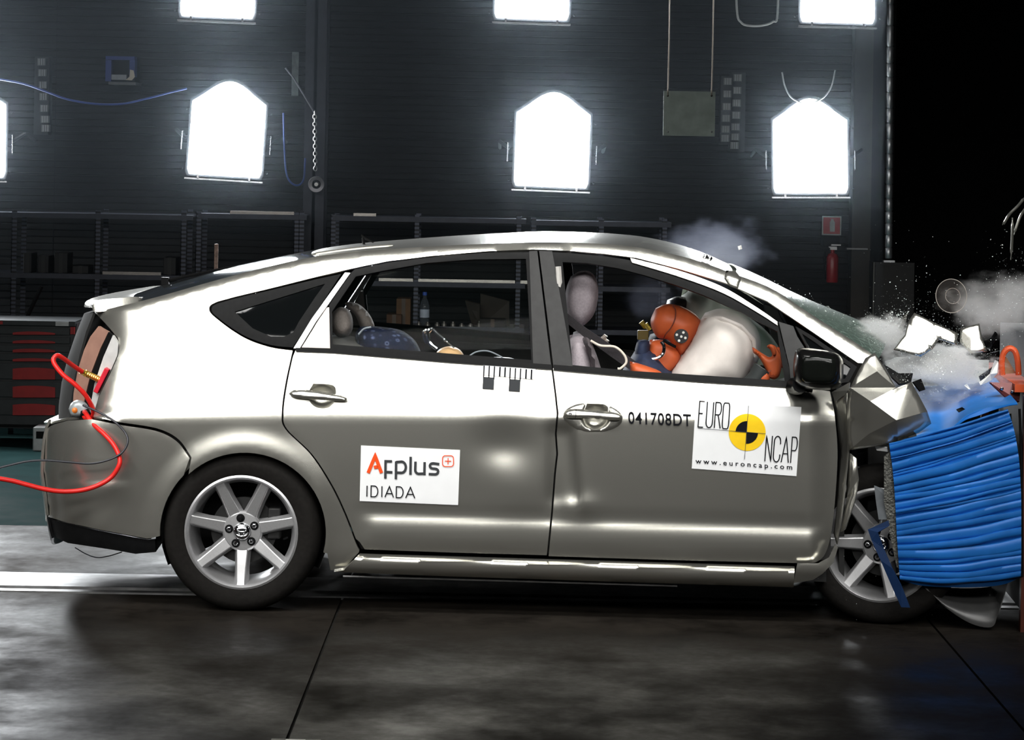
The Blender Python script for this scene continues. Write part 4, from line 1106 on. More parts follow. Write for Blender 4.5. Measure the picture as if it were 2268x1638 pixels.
g.tube([car(x, y, 0.40) for x, y in spline([(946, 760), (940, 744), (940, 733), (946, 730)], 6)], 0.008, 8)
g.obj('carry_handle', CHROME, IC)
g = G(); g.tube([car(x, y, 0.5) for x, y in spline([(1035, 791), (1055, 779), (1080, 777), (1105, 787), (1122, 798)], 6)], 0.003, 6); g.obj('carrier_rim', pm('piping_grey', (0.3, 0.32, 0.36), 0.6), IC)
tb = car(995, 900, 0.42)
TD = empty('child_dummy', tb)
tag(TD, 'tan-headed child dummy lying in the infant carrier', 'dummy')
inflate('head', sp([(962, 790), (970, 776), (985, 768), (1002, 767), (1018, 774), (1028, 788), (1030, 812), (1012, 835), (980, 835), (962, 815), (962, 790)], 5)[:-1], 0.44, 0.085, 34, TAN, TD, 5)
inflate('body', sp([(975, 830), (1020, 830), (1050, 880), (1060, 930), (960, 930), (960, 880), (975, 830)], 4)[:-1], 0.42, 0.09, 24, pm('child_dummy_suit', (0.10, 0.12, 0.16), 0.8), TD, 10)
# silver rod block seen through the quarter glass
o = inflate('equipment_bag', sp([(655, 680), (690, 670), (708, 676), (706, 712), (660, 714), (655, 680)], 4)[:-1], 0.30, 0.10, 12, pm('pale_bag', (0.55, 0.56, 0.60), 0.6, 0, 25, 0.25), None, 6)
tag(o, 'pale equipment bag behind the quarter window glass', 'bag')

# ================================================================== THE CRUSHED NOSE
def facets(name, pts, tris, mat, parent, solid=0.006, smooth=False, sub=0, jit=0.0, label=None):
    """crumpled sheet from (x, y, w) corner points"""
    P = [car(*p) for p in pts]
    g_ = G(); g_.add(P, orient(P, tris, NX))
    o = mk(name, g_.v, g_.f, mat, parent, smooth=smooth, sharp=14)
    if sub:
        md = o.modifiers.new('sub', 'SUBSURF'); md.subdivision_type = 'SIMPLE'; md.levels = sub; md.render_levels = sub
        if jit:
            tx = bpy.data.textures.new(name + '_buckle', 'CLOUDS'); tx.noise_scale = 0.12
            dm = o.modifiers.new('buckle', 'DISPLACE'); dm.texture = tx; dm.strength = jit; dm.texture_coords = 'LOCAL'
    md = o.modifiers.new('thickness', 'SOLIDIFY'); md.thickness = solid; md.offset = -1
    if label: o['label'] = label
    return o
A, B_, C_, D_, E_, F_, G_, H_, I_, J_, K_, L_, M_, N_, O_, P_ = range(16)
fp = [(1938, 781, 0.836), (1917, 792, 0.842), (1901, 820, 0.852), (1883, 858, 0.862), (1984, 858, 0.868), (1942, 822, 0.869), (1877, 866, 0.855), (1928, 888, 0.905), (1977, 876, 0.882),
      (2019, 845, 0.845), (2054, 911, 0.862), (2063, 938, 0.845), (2036, 958, 0.855), (1969, 984, 0.865), (1880, 997, 0.848), (1876, 930, 0.852),
      (1985, 930, 0.918), (1925, 960, 0.885), (1990, 975, 0.868), (1960, 815, 0.852)]
ft = [(A, B_, F_), (B_, C_, F_), (C_, D_, F_), (D_, E_, F_), (A, F_, 19), (F_, E_, 19), (D_, G_, H_), (D_, H_, E_), (E_, H_, I_), (G_, P_, H_), (H_, P_, 17), (P_, O_, 17), (H_, 17, 16), (H_, 16, I_), (I_, 16, J_), (E_, I_, J_),
      (16, K_, J_), (16, L_, K_), (16, M_, L_), (16, 18, M_), (16, 17, 18), (17, N_, 18), (17, O_, N_)]
facets('front_fender', fp, ft, PAINT, CAR, sub=2, jit=0.008, smooth=True, label='buckled silver front fender')
facets('front_fender', [(1880, 862, -0.74), (1990, 800, -0.76), (2080, 830, -0.78), (2080, 980, -0.80), (1990, 1010, -0.82), (1880, 1000, -0.80)], [(0, 1, 5), (1, 4, 5), (1, 2, 4), (2, 3, 4)], PAINT, CAR, sub=2, jit=0.02)
# rear lip of the fender, wedge by the mirror and the torn strip at the wheel opening
facets('fender_strip', [(1846, 876, 0.80), (1876, 862, 0.85), (1880, 995, 0.82), (1872, 1085, 0.82), (1862, 1160, 0.83), (1853, 1205, 0.82), (1846, 1180, 0.80), (1856, 1095, 0.79), (1862, 1000, 0.78)],
       [(0, 1, 8), (1, 2, 8), (2, 3, 8), (3, 7, 8), (3, 4, 7), (4, 6, 7), (4, 5, 6)], PAINT, CAR, sub=2, jit=0.01, smooth=True)
facets('fender_edge', [(1882, 1004, 0.84), (1896, 1015, 0.86), (1902, 1060, 0.85), (1892, 1110, 0.86), (1872, 1170, 0.86), (1862, 1178, 0.85), (1876, 1100, 0.83)],
       [(0, 1, 6), (1, 2, 6), (2, 3, 6), (3, 5, 6), (3, 4, 5)], PAINT, CAR, sub=1, smooth=True)
facets('mirror_base_wedge', [(1842, 868, 0.83), (1882, 846, 0.84), (1880, 864, 0.86), (1850, 890, 0.83)], [(0, 1, 2), (0, 2, 3)], PAINT, CAR)
facets('liner_shard', [(1900, 1005, 0.62), (1975, 990, 0.66), (1985, 1100, 0.70), (1960, 1130, 0.68), (1925, 1090, 0.66), (1900, 1050, 0.6)], [(0, 1, 5), (1, 2, 4), (1, 4, 5), (2, 3, 4)], BLACKP, CAR)
facets('headlight_shard', [(1938, 989, 0.82), (1964, 990, 0.84), (1966, 1000, 0.84), (1942, 997, 0.82)], [(0, 1, 2), (0, 2, 3)], pm('clear_white_plastic', (0.85, 0.85, 0.85), 0.2), CAR)
facets('bracket_shard', [(1936, 1075, 0.84), (1964, 1086, 0.86), (1962, 1100, 0.86), (1966, 1150, 0.87), (1946, 1150, 0.85), (1940, 1110, 0.84)], [(0, 1, 2), (0, 2, 5), (2, 3, 4), (2, 4, 5)], pm('grey_shard', (0.22, 0.24, 0.26), 0.4, 0.3), CAR)
# engine bay darkness: crushed block behind the fender
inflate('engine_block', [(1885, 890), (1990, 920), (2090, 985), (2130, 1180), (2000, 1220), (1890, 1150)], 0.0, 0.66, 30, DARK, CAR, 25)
# crumpled bonnet: two torn bright sheets thrown up, and the buckled remainder behind
facets('bonnet', [(2025, 692, 0.49), (2069, 714, 0.495), (2122, 738, 0.50), (2119, 764, 0.515), (2080, 750, 0.515), (2067, 772, 0.53), (2014, 752, 0.525), (1979, 774, 0.53), (2004, 741, 0.515), (2013, 709, 0.498), (2050, 735, 0.515), (2040, 790, 0.54)],
       [(0, 9, 10), (0, 10, 1), (1, 10, 4), (1, 4, 2), (2, 4, 3), (9, 8, 6), (9, 6, 10), (8, 7, 6), (10, 6, 5), (10, 5, 4), (6, 7, 11), (6, 11, 5)], PAINT, CAR, sub=2, jit=0.003, smooth=True, label='torn silver bonnet sheet thrown up in the impact')
facets('bonnet', [(2127, 726, 0.33), (2169, 716, 0.33), (2176, 750, 0.345), (2187, 778, 0.355), (2150, 782, 0.365), (2126, 758, 0.345), (2150, 748, 0.35)],
       [(0, 6, 1), (1, 6, 2), (2, 6, 3), (3, 6, 4), (4, 6, 5), (5, 6, 0)], PAINT, CAR, sub=2, jit=0.003, smooth=True, label='second torn bonnet sheet by the barrier frame')
facets('bonnet_strip', [(1990, 728, 0.1), (2001, 700, 0.08), (2008, 694, 0.08), (2004, 716, 0.1), (1996, 738, 0.12)], [(0, 1, 3), (1, 2, 3), (0, 3, 4)], PAINT, CAR)
facets('slam_panel', [(1960, 800, 0.3), (2010, 790, 0.2), (2060, 800, 0.25), (2120, 790, 0.15), (2190, 800, 0.2), (2190, 840, 0.45), (2120, 850, 0.5), (2050, 850, 0.5), (1990, 845, 0.55)],
       [(0, 1, 8), (1, 7, 8), (1, 2, 7), (2, 6, 7), (2, 3, 6), (3, 5, 6), (3, 4, 5)], pm('dusty_grey_panel', (0.55, 0.58, 0.57), 0.6, 0.1, 14, 0.35), CAR, sub=2, jit=0.05)
# torn scuttle pieces in front of the windscreen
facets('scuttle_shard', [(1958, 806, 0.55), (1990, 826, 0.6), (2022, 826, 0.6), (2018, 846, 0.66), (1992, 850, 0.7), (1975, 834, 0.66)], [(0, 1, 5), (1, 2, 3), (1, 3, 4), (1, 4, 5)], BLACKP, CAR)
facets('scuttle_shard', [(2022, 845, 0.78), (2040, 838, 0.74), (2050, 862, 0.76), (2038, 866, 0.78)], [(0, 1, 2), (0, 2, 3)], BLACKP, CAR)
# windscreen: shattered pane
WS = thin_glass('shattered_green_glass', (0.34, 0.42, 0.38), 0.22, 0.25, (0.16, 0.22, 0.19))
nt = WS.node_tree
mix = [n_ for n_ in nt.nodes if n_.type == 'MIX_SHADER'][0]
addn = [n_ for n_ in nt.nodes if n_.type == 'MATH'][0]
tcx = nt.nodes.new('ShaderNodeTexCoord'); vo = nt.nodes.new('ShaderNodeTexVoronoi'); vo.feature = 'DISTANCE_TO_EDGE'; vo.inputs['Scale'].default_value = 28
nt.links.new(tcx.outputs['Object'], vo.inputs['Vector'])
mr = nt.nodes.new('ShaderNodeMapRange'); mr.inputs[1].default_value = 0.0; mr.inputs[2].default_value = 0.06; mr.inputs[3].default_value = 0.55; mr.inputs[4].default_value = 0.0
nt.links.new(vo.outputs['Distance'], mr.inputs[0])
a2 = nt.nodes.new('ShaderNodeMath'); a2.operation = 'ADD'; a2.use_clamp = True
nt.links.new(addn.outputs[0], a2.inputs[0]); nt.links.new(mr.outputs[0], a2.inputs[1]); nt.links.new(a2.outputs[0], mix.inputs[0])
wx = [1622, 1660, 1700, 1750, 1800, 1850, 1900, 1945]
wn = [car(x, rail(x) + 3, side_w(x, rail(x)) - 0.01) for x in wx]
wc = [car(x + 8, y, 0) for x, y in zip(wx, (590, 607, 626, 650, 672, 692, 712, 738))]
o = loft('windscreen', wn, wc, WS, power=2.6, solid=0.005)
o['label'] = 'shattered greenish windscreen'

# ================================================================== THE BARRIER
bb = car(2225, 1300, 0.3); bb.z = 0
BAR = empty('crash_barrier', bb)
tag(BAR, 'orange-framed crash barrier with crushed blue aluminium face at the right edge', 'barrier')
# pleated flank: sheet folded into horizontal pleats
def quadmap(u, t):
    L = [(1969, 981), (1977, 1040), (1982, 1100), (1986, 1180), (1990, 1240), (1993, 1283)]
    R = [(2232, 905), (2248, 960), (2259, 1040), (2262, 1130), (2262, 1220), (2261, 1279)]
    lx = pchip([0, .2, .4, .66, .86, 1], [p[0] for p in L], t); ly = pchip([0, .2, .4, .66, .86, 1], [p[1] for p in L], t)
    rx = pchip([0, .2, .4, .66, .86, 1], [p[0] for p in R], t); ry_ = pchip([0, .2, .4, .66, .86, 1], [p[1] for p in R], t)
    x = lx + (rx - lx) * u
    y = ly + (ry_ - ly) * u + 8 * math.sin(math.pi * u) * (1 - t) * 0.6 + 12 * math.sin(math.pi * u) * t ** 4
    return x, y
NP = 25
hts = rng.uniform(0.35, 1.8, NP); edges = np.concatenate([[0], np.cumsum(hts)]) / hts.sum()
amp = rng.uniform(0.7, 1.35, NP); ph = rng.uniform(0, 6.28, NP); wob = rng.uniform(-1, 1, (NP, 6))
NU = 30; prof = [(0.0, 0.0), (0.06, 0.70), (0.16, 0.95), (0.45, 1.0), (0.75, 0.93), (0.92, 0.72), (0.98, 0.25)]
rows = []
for k in range(NP):
    for (q, dpt) in prof:
        row = []
        for i in range(NU + 1):
            u = i / NU
            wv = 0.006 * math.sin(4 * u + ph[k]) + 0.0022 * math.sin(13 * u + 2 * ph[k])
            wv *= 0 if k == 0 and q == 0 else 1
            t = edges[k] + q * (edges[k + 1] - edges[k]) + wv
            x, y = quadmap(u, min(1, max(0, t)))
            am = amp[k] * (0.85 + 0.3 * math.sin(3 * u + ph[k] * 1.7))
            row.append(car(x, y, 0.875 + 0.017 * dpt * am + 0.02 * u + 0.015 * math.sin(math.pi * u)))
        rows.append(row)
rows.append([car(*quadmap(i / NU, 1.0), 0.85) for i in range(NU + 1)])
v = [p for r in rows for p in r]; n = NU + 1
f = [(i * n + j, i * n + j + 1, (i + 1) * n + j + 1, (i + 1) * n + j) for i in range(len(rows) - 1) for j in range(NU)]
mk('pleated_face', v, orient(v, f, NX), BLUEA, BAR, sharp=55, solid=0.002)['label'] = 'blue aluminium flank folded into pleats'
# crushed honeycomb core behind the flank, visible at its ragged inner edge
HC = pm('honeycomb_grey', (0.10, 0.10, 0.09), 0.5, 0.5, 80, 0.5, bump=0.6, bscale=140)
core = [(1966, 990), (1990, 985), (2240, 915), (2262, 1270), (1998, 1276), (1996, 1230), (1990, 1150), (1984, 1090), (1972, 1040)]
inflate('honeycomb_core', core, 0.42, 0.42, 5, HC, BAR, 20)
edge_strip = [(1958, 1010), (1972, 1000), (1984, 1090), (1990, 1180), (1996, 1262), (1986, 1255), (1972, 1190), (1958, 1110)]
panel('honeycomb_edge', edge_strip, HC, parent=BAR, wf=lambda x, y: 0.875, step=9, both=False)
facets('torn_blue_strip', [(1924, 1170), (1968, 1150), (1972, 1162), (1948, 1176), (1962, 1220), (1976, 1262), (1990, 1290), (2008, 1340), (1996, 1345), (1980, 1320), (1964, 1270), (1944, 1210)][0:0] or
       [(1922, 1172, 0.90), (1968, 1152, 0.90), (1970, 1164, 0.90), (1944, 1178, 0.92), (1958, 1215, 0.92), (1976, 1258, 0.93), (1996, 1295, 0.93), (2016, 1345, 0.92), (1996, 1344, 0.92), (1976, 1300, 0.92), (1950, 1240, 0.92), (1930, 1195, 0.91)],
       [(0, 1, 2), (0, 2, 3), (0, 3, 11), (3, 4, 11), (4, 10, 11), (4, 5, 10), (5, 9, 10), (5, 6, 9), (6, 8, 9), (6, 7, 8)], pm('dark_blue_torn_foil', (0.004, 0.025, 0.09), 0.5, 0.1), BAR)
# top cladding sheet: sloping from the fender up to the frame, with a wavy front edge
tx = [(2030, 964), (2045, 960), (2062, 958), (2086, 960), (2110, 945), (2140, 920), (2180, 904), (2220, 897), (2252, 890)]
bx2 = [(2020, 892), (2036, 872), (2060, 862), (2090, 855), (2120, 848), (2150, 842), (2180, 838), (2200, 836), (2205, 836)]
v, f = [], []
for (x, y), (x2, y2) in zip(spline(tx, 5), spline(bx2, 5)):
    for k in range(7):
        s = k / 6
        v.append(car(x + (x2 - x) * s, y + (y2 - y) * s, 0.88 - 0.80 * s + 0.01 * math.sin(9 * s + x * 0.03)))
n = len(spline(tx, 5))
for i in range(n - 1):
    for k in range(6): f.append((i * 7 + k, (i + 1) * 7 + k, (i + 1) * 7 + k + 1, i * 7 + k + 1))
BLUET = pm('matt_blue_sheet', (0.02, 0.19, 0.60), 0.65, 0, 9, 0.12, spec=0.2)
mk('top_sheet', v, orient(v, f, UP), BLUET, BAR, solid=0.003)
# front lip turned down from the top sheet
lip = [tuple(p) for p in spline(tx[2:], 5)]
v = [car(x, y, 0.885) for x, y in lip] + [car(x + 2, y + 7 + 4 * math.sin(x * 0.05), 0.895) for x, y in lip]; n = len(lip)
mk('top_sheet_lip', v, orient(v, [(i, i + 1, n + i + 1, n + i) for i in range(n - 1)], NX), BLUEA, BAR, solid=0.003)
# bottom fold
lo_ = [tuple(p) for p in spline([(1994, 1281), (2040, 1293), (2110, 1297), (2180, 1296), (2225, 1290), (2258, 1276)], 6)]
v = [car(x, y - 6, 0.89) for x, y in lo_] + [car(x, y + 3, 0.87) for x, y in lo_]; n = len(lo_)
mk('bottom_fold', v, orient(v, [(i, i + 1, n + i + 1, n + i) for i in range(n - 1)], NX), BLUEA, BAR, solid=0.003)
# red-brown mounting plate, orange ledge and arch, steel block
facets('mounting_plate', [(2192, 846, 0.62), (2262, 848, 0.62), (2258, 888, 0.66), (2240, 890, 0.70)], [(0, 1, 2), (0, 2, 3)], pm('red_brown_plate', (0.12, 0.03, 0.03), 0.4, 0.3), BAR)
for (x, y) in ((2219, 860), (2243, 867)):
    g = G(); g.lathe(car(x, y, 0.65), [(0.007, -0.01), (0.007, 0.006), (0.0005, 0.008)], AX, UP, NX, 6); g.obj('plate_bolt', CHROME, BAR)
xr0 = car(2262, 900, 0.8)
blk = [car(2258, 900, 0.80)]
X1 = xr0 + AX * 0.02
g = G(); g.box(X1 + AX * 0.6 + NX * -0.55 + UP * (0.55 - X1.z), (1.1, 1.5, 1.1), AX, NX, UP); g.obj('steel_block', DARK, BAR, smooth=False)
g = G()
for wv in (0.86, -0.55):
    c_ = C0 + NX * wv; c_ = c_ + AX * ((car(2272, 1100, 0.86) - c_).dot(AX))
    c_.z = 0
    g.box(c_ + UP * 0.45, (0.03, 0.05, 0.90), AX, NX, UP)
g.obj('frame_upright', pm('dark_orange_brown_steel', (0.07, 0.014, 0.006), 0.5, 0.2, 12, 0.3), BAR, smooth=False)
g = G(); c_ = car(2240, 834, 0.10); g.box(c_ + AX * 0.25, (0.62, 1.2, 0.03), AX, NX, UP); g.obj('frame_ledge', ORANGEP, BAR, smooth=False)
g = G(); g.tube([car(x, y, 0.45) for x, y in spline([(2220, 830), (2219, 800), (2224, 780), (2236, 771), (2248, 778), (2254, 800), (2256, 830)], 6)], 0.012, 8); g.obj('frame_arch', ORANGEP, BAR)
facets('arch_gusset', [(2222, 828, 0.42), (2226, 785, 0.42), (2250, 826, 0.42)], [(0, 1, 2)], pm('tan_gusset', (0.35, 0.22, 0.12), 0.5), BAR)
g = G(); c_ = car(2262, 1060, 0.885); g.tube([car(2258, 905, 0.885), car(2262, 1000, 0.89), car(2264, 1276, 0.89)], 0.005, 6); g.obj('edge_trim', BLACKP, BAR)

# torn bumper sheet curling under the barrier
rowsN = 14
v, f = [], []
topc = spline([(2040, 1294), (2090, 1300), (2150, 1302), (2200, 1298), (2232, 1290)], 5)
botc = spline([(2050, 1300), (2095, 1345), (2150, 1380), (2196, 1388), (2210, 1362)], 5)
n = len(topc)
for i in range(n):
    for k in range(rowsN):
        s = k / (rowsN - 1)
        x = topc[i][0] + (botc[i][0] - topc[i][0]) * s; y = topc[i][1] + (botc[i][1] - topc[i][1]) * s
        v.append(car(x, y, 0.62 + 0.22 * math.sin(math.pi * s * 0.55) + 0.04 * i / n))
for i in range(n - 1):
    for k in range(rowsN - 1): f.append((i * rowsN + k, (i + 1) * rowsN + k, (i + 1) * rowsN + k + 1, i * rowsN + k + 1))
o = mk('bumper_sheet', v, orient(v, f, NX), pm('grey_bumper_skin', (0.09, 0.09, 0.09), 0.4, 0.3), None, solid=0.003)
tag(o, 'grey torn bumper sheet curling under the pleated blue barrier', 'bumper piece')
v, f = [], []
a_ = spline([(2232, 1288), (2226, 1310), (2216, 1340), (2209, 1366)], 5); b2 = spline([(2196, 1298), (2196, 1318), (2200, 1345), (2204, 1372)], 5)
for p, q in zip(a_, b2):
    v += [car(p[0], p[1], 0.86), car((p[0] + q[0]) / 2, (p[1] + q[1]) / 2, 0.80), car(q[0], q[1], 0.68)]
for i in range(len(a_) - 1):
    for k in range(2): f.append((3 * i + k, 3 * i + k + 1, 3 * i + k + 4, 3 * i + k + 3))
mk('curl', v, orient(v, f, NX), pm('grey_bumper_skin', (0.09, 0.09, 0.09), 0.4, 0.3), o, solid=0.003)

# ================================================================== DEBRIS, DUST AND SMOKE
def shard(name, pts, w, mat, label, cat, tilt=0.05, solid=0.006):
    P = [car(x, y, w + tilt * math.sin(3.1 * i)) for i, (x, y) in enumerate(pts)]
    n = len(P); c_ = sum(P, Vector((0, 0, 0))) / n
    f_ = [(i, (i + 1) % n, n) for i in range(n)]
    V = P + [c_]
    o = mk(name, V, orient(V, f_, NX), mat, None, smooth=False, solid=solid)
    return tag(o, label, cat)
shard('plastic_shard', [(2176, 758), (2190, 750), (2200, 746), (2206, 735), (2210, 740), (2204, 752), (2198, 764), (2192, 776), (2184, 770)], 0.3, BLACKP, 'black curved plastic shard flying above the barrier frame', 'shard')
shard('bracket_shard', [(2140, 782), (2190, 783), (2203, 778), (2212, 777), (2206, 788), (2190, 792), (2150, 788)], 0.32, BLACKP, 'dark bracket shard hanging beneath the curved black shard', 'shard')
shard('mirror_shard', [(2168, 846), (2188, 838), (2200, 822), (2206, 798), (2211, 800), (2209, 826), (2196, 842), (2172, 853)], 0.55, pm('white_shard', (0.9, 0.9, 0.88), 0.3), 'white crescent-shaped shard in front of the orange frame', 'shard')
shard('lamp_shard', [(2168, 834), (2200, 812), (2202, 822), (2186, 838), (2172, 846)], 0.52, pm('grey_black_shard', (0.03, 0.03, 0.035), 0.3), 'black shard tucked against the white crescent shard', 'shard')
shard('pale_chip', [(2135, 853), (2142, 850), (2150, 862), (2146, 862)], 0.6, pm('white_shard', (0.9, 0.9, 0.88), 0.3), 'small pale chip flying in front of the blue top sheet', 'chip')
shard('dark_chip', [(2118, 906), (2132, 902), (2138, 906), (2124, 912)], 0.85, BLACKP, 'small dark chip flying over the edge of the blue top sheet', 'chip')
shard('bright_bead', [(1634, 545), (1642, 543), (1644, 551), (1637, 553)], -0.1, pm('white_shard', (0.9, 0.9, 0.88), 0.3), 'single bright chip in the smoke above the windscreen', 'chip')
# clear round cover spinning off
cc = pix(2107, 655, 12.1)
g = G(); g.tube([cc + Vector((0.063 * math.cos(a), 0.01 * math.sin(a), 0.068 * math.sin(a))) for a in [2 * math.pi * k / 40 for k in range(41)]], 0.0014, 5, caps=False)
g.tube([cc + Vector((0.006 + 0.03 * math.cos(a), 0.006 * math.sin(a), 0.031 * math.sin(a))) for a in [2 * math.pi * k / 32 for k in range(33)]], 0.001, 5, caps=False)
o = g.obj('round_cover', pm('clear_cover_rim', (0.55, 0.5, 0.45), 0.2, 0.3)); tag(o, 'clear round cover disc flying in the dust above the bonnet', 'cover')
g = G(); g.lathe(cc, [(0.0005, 0), (0.062, 0)], Vector((1, 0, 0)), Vector((0, 0, 1.08)), Vector((0, 1, 0)), 40)
g.obj('clear_disc', thin_glass('clear_cover', (0.9, 0.88, 0.86), 0.03, 0.2, (0.4, 0.36, 0.33)), o)
# loose cable ends whipping at the right edge
for k, (pts, lab) in enumerate((([(2275, 430), (2255, 455), (2236, 474), (2225, 492), (2220, 498)], 'upper thin black cable whipping in at the right edge'), ([(2280, 450), (2262, 475), (2252, 500), (2246, 520)], 'lower thin black cable whipping in at the right edge'), ([(2243, 482), (2242, 510), (2241, 540), (2239, 575)], 'thin cable hanging straight down between the two whipping cables'))):
    g = G(); g.tube([pix(x, y, 13.0) for x, y in spline(pts, 6)], [0.0025] * 3 + [0.006] * (6 * (len(pts) - 1) - 5) + [0.002] * 3, 6)
    tag(g.obj('loose_cable', pm('glossy_black_cable', (0.25, 0.25, 0.22), 0.15, 0.6)), lab, 'cable')

# glass crumbs: tiny tetrahedra, uncountable
def crumbs(n, gen, smin, smax):
    V, Fc = [], []
    for _ in range(n):
        p = gen()
        if p is None: continue
        s = smin + (smax - smin) * rng.random() ** 4
        q = [Vector(rng.normal(size=3)).normalized() * s for _ in range(4)]
        k = len(V); V += [p + a for a in q]
        Fc += [(k, k + 1, k + 2), (k, k + 2, k + 3), (k, k + 3, k + 1), (k + 1, k + 3, k + 2)]
    return V, Fc
def gen_ws():
    x = rng.uniform(1690, 1960); c_ = 626 + (x - 1700) * 0.46
    return car(x, c_ + rng.normal(6, 9), rng.uniform(-0.3, 0.55))
def gen_cloud():
    x = rng.normal(2110, 110)
    if x > 2330: return None
    return car(x, rng.normal(720 - 0.2 * (x - 2110), 48), rng.uniform(-0.5, 0.7))
def gen_right():
    return car(rng.normal(2250, 35), rng.normal(630, 45), rng.uniform(-0.6, 0.6))
def gen_col():
    return car(rng.normal(1998, 38), rng.normal(650, 55), rng.uniform(-0.5, 0.6))
def gen_far():
    return car(rng.uniform(1880, 2240), rng.uniform(480, 680), rng.uniform(-0.8, 0.6))
def gen_peak():
    return car(rng.normal(1985, 30), rng.normal(706, 16), rng.uniform(-0.4, 0.5))
def gen_low():
    return car(rng.uniform(1780, 2230), rng.uniform(1180, 1400), rng.uniform(0.5, 1.0))
def gen_powder():
    return car(2075 + rng.normal(0, 1) * 62, 806 + rng.normal(0, 1) * 34, rng.uniform(0.25, 0.8))
def gen_powder2():
    return car(1950 + rng.normal(0, 1) * 36, 742 + rng.normal(0, 1) * 22, rng.uniform(0.1, 0.6))
V, Fc = [], []
for n_, ge, a, b in ((800, gen_ws, 0.0009, 0.0055), (900, gen_cloud, 0.0006, 0.0035), (420, gen_right, 0.0008, 0.0042), (110, gen_col, 0.0008, 0.0045), (50, gen_far, 0.0007, 0.004), (330, gen_peak, 0.001, 0.0055), (90, gen_low, 0.0006, 0.0022), (7000, gen_powder, 0.0008, 0.003), (1500, gen_powder2, 0.0007, 0.0026)):
    v_, f_ = crumbs(n_, ge, a, b); k = len(V); V += v_; Fc += [tuple(i + k for i in q) for q in f_]
# nothing below the floor
V = [Vector((p.x, p.y, max(p.z, 0.003))) for p in V]
CRUMB = pm('glass_crumb', (0.85, 0.92, 0.88), 0.15, 0.0, 30, 0.1, spec=0.9)
o = mk('glass_debris', V, Fc, CRUMB, None, smooth=False)
tag(o, 'spray of tiny bright glass crumbs around the shattered nose', 'glass debris', kind='stuff')

def cloud(name, c_, size, dens_, scale, label, cat, colr, thr=0.45, soft=0.25, seed=0.0, emis=0.0):
    """smoke: a noise-filled ellipsoid"""
    m = bpy.data.materials.new(name + '_volume'); m.use_nodes = True
    nt = m.node_tree; nt.nodes.clear()
    out = nt.nodes.new('ShaderNodeOutputMaterial'); pv = nt.nodes.new('ShaderNodeVolumeScatter')
    pv.inputs['Color'].default_value = (*colr, 1); pv.inputs['Anisotropy'].default_value = 0.1
    tcx = nt.nodes.new('ShaderNodeTexCoord')
    ln = nt.nodes.new('ShaderNodeVectorMath'); ln.operation = 'LENGTH'
    nt.links.new(tcx.outputs['Object'], ln.inputs[0])
    no = nt.nodes.new('ShaderNodeTexNoise'); no.inputs['Scale'].default_value = scale; no.inputs['Detail'].default_value = 5; no.inputs['Roughness'].default_value = 0.6
    mp = nt.nodes.new('ShaderNodeMapping'); mp.inputs['Location'].default_value = (seed, seed * 1.7, seed * 0.6)
    nt.links.new(tcx.outputs['Object'], mp.inputs[0]); nt.links.new(mp.outputs[0], no.inputs['Vector'])
    m1 = nt.nodes.new('ShaderNodeMath'); m1.operation = 'MULTIPLY_ADD'; m1.inputs[1].default_value = -0.62
    nt.links.new(ln.outputs[1], m1.inputs[0])
    ad = nt.nodes.new('ShaderNodeMath'); ad.operation = 'ADD'; ad.inputs[1].default_value = 0.42
    nt.links.new(no.outputs['Fac'], ad.inputs[0]); nt.links.new(ad.outputs[0], m1.inputs[2])
    mr = nt.nodes.new('ShaderNodeMapRange'); mr.interpolation_type = 'SMOOTHSTEP'
    mr.inputs[1].default_value = thr; mr.inputs[2].default_value = thr + soft; mr.inputs[3].default_value = 0; mr.inputs[4].default_value = dens_
    nt.links.new(m1.outputs[0], mr.inputs[0]); nt.links.new(mr.outputs[0], pv.inputs['Density'])
    nt.links.new(pv.outputs[0], out.inputs['Volume'])
    bm = bmesh.new(); bmesh.ops.create_icosphere(bm, subdivisions=3, radius=1.0)
    me = bpy.data.meshes.new(name); bm.to_mesh(me); bm.free(); me.materials.append(m)
    o = bpy.data.objects.new(name, me); col.objects.link(o); o.location = c_; o.scale = size
    tag(o, label, cat, kind='stuff')
    return o
cloud('smoke', car(1588, 565, -0.55), (0.33, 0.24, 0.22), 2.4, 1.6, 'grey-blue airbag smoke puff rising over the windscreen', 'smoke', (0.62, 0.68, 0.9), seed=3.1)
cloud('smoke', car(1440, 655, 0.10), (0.16, 0.2, 0.13), 0.9, 1.6, 'faint smoke inside the cabin behind the orange dummy head', 'smoke', (0.62, 0.68, 0.9), seed=1.1)
cloud('dust', car(2085, 825, 0.42), (0.30, 0.22, 0.15), 60.0, 2.2, 'dense white powder cloud over the crushed bonnet', 'dust', (0.99, 1.0, 1.0), seed=5.2)
cloud('dust', car(1950, 745, 0.30), (0.18, 0.3, 0.11), 16.0, 2.0, 'pale powder blowing off the foot of the windscreen', 'dust', (1.0, 0.99, 0.96), seed=2.4)
cloud('dust', car(2215, 680, 0.0), (0.28, 0.4, 0.19), 2.2, 1.8, 'thin grey dust veil rising behind the bonnet at the right edge', 'dust', (0.9, 0.88, 0.85), seed=7.7)

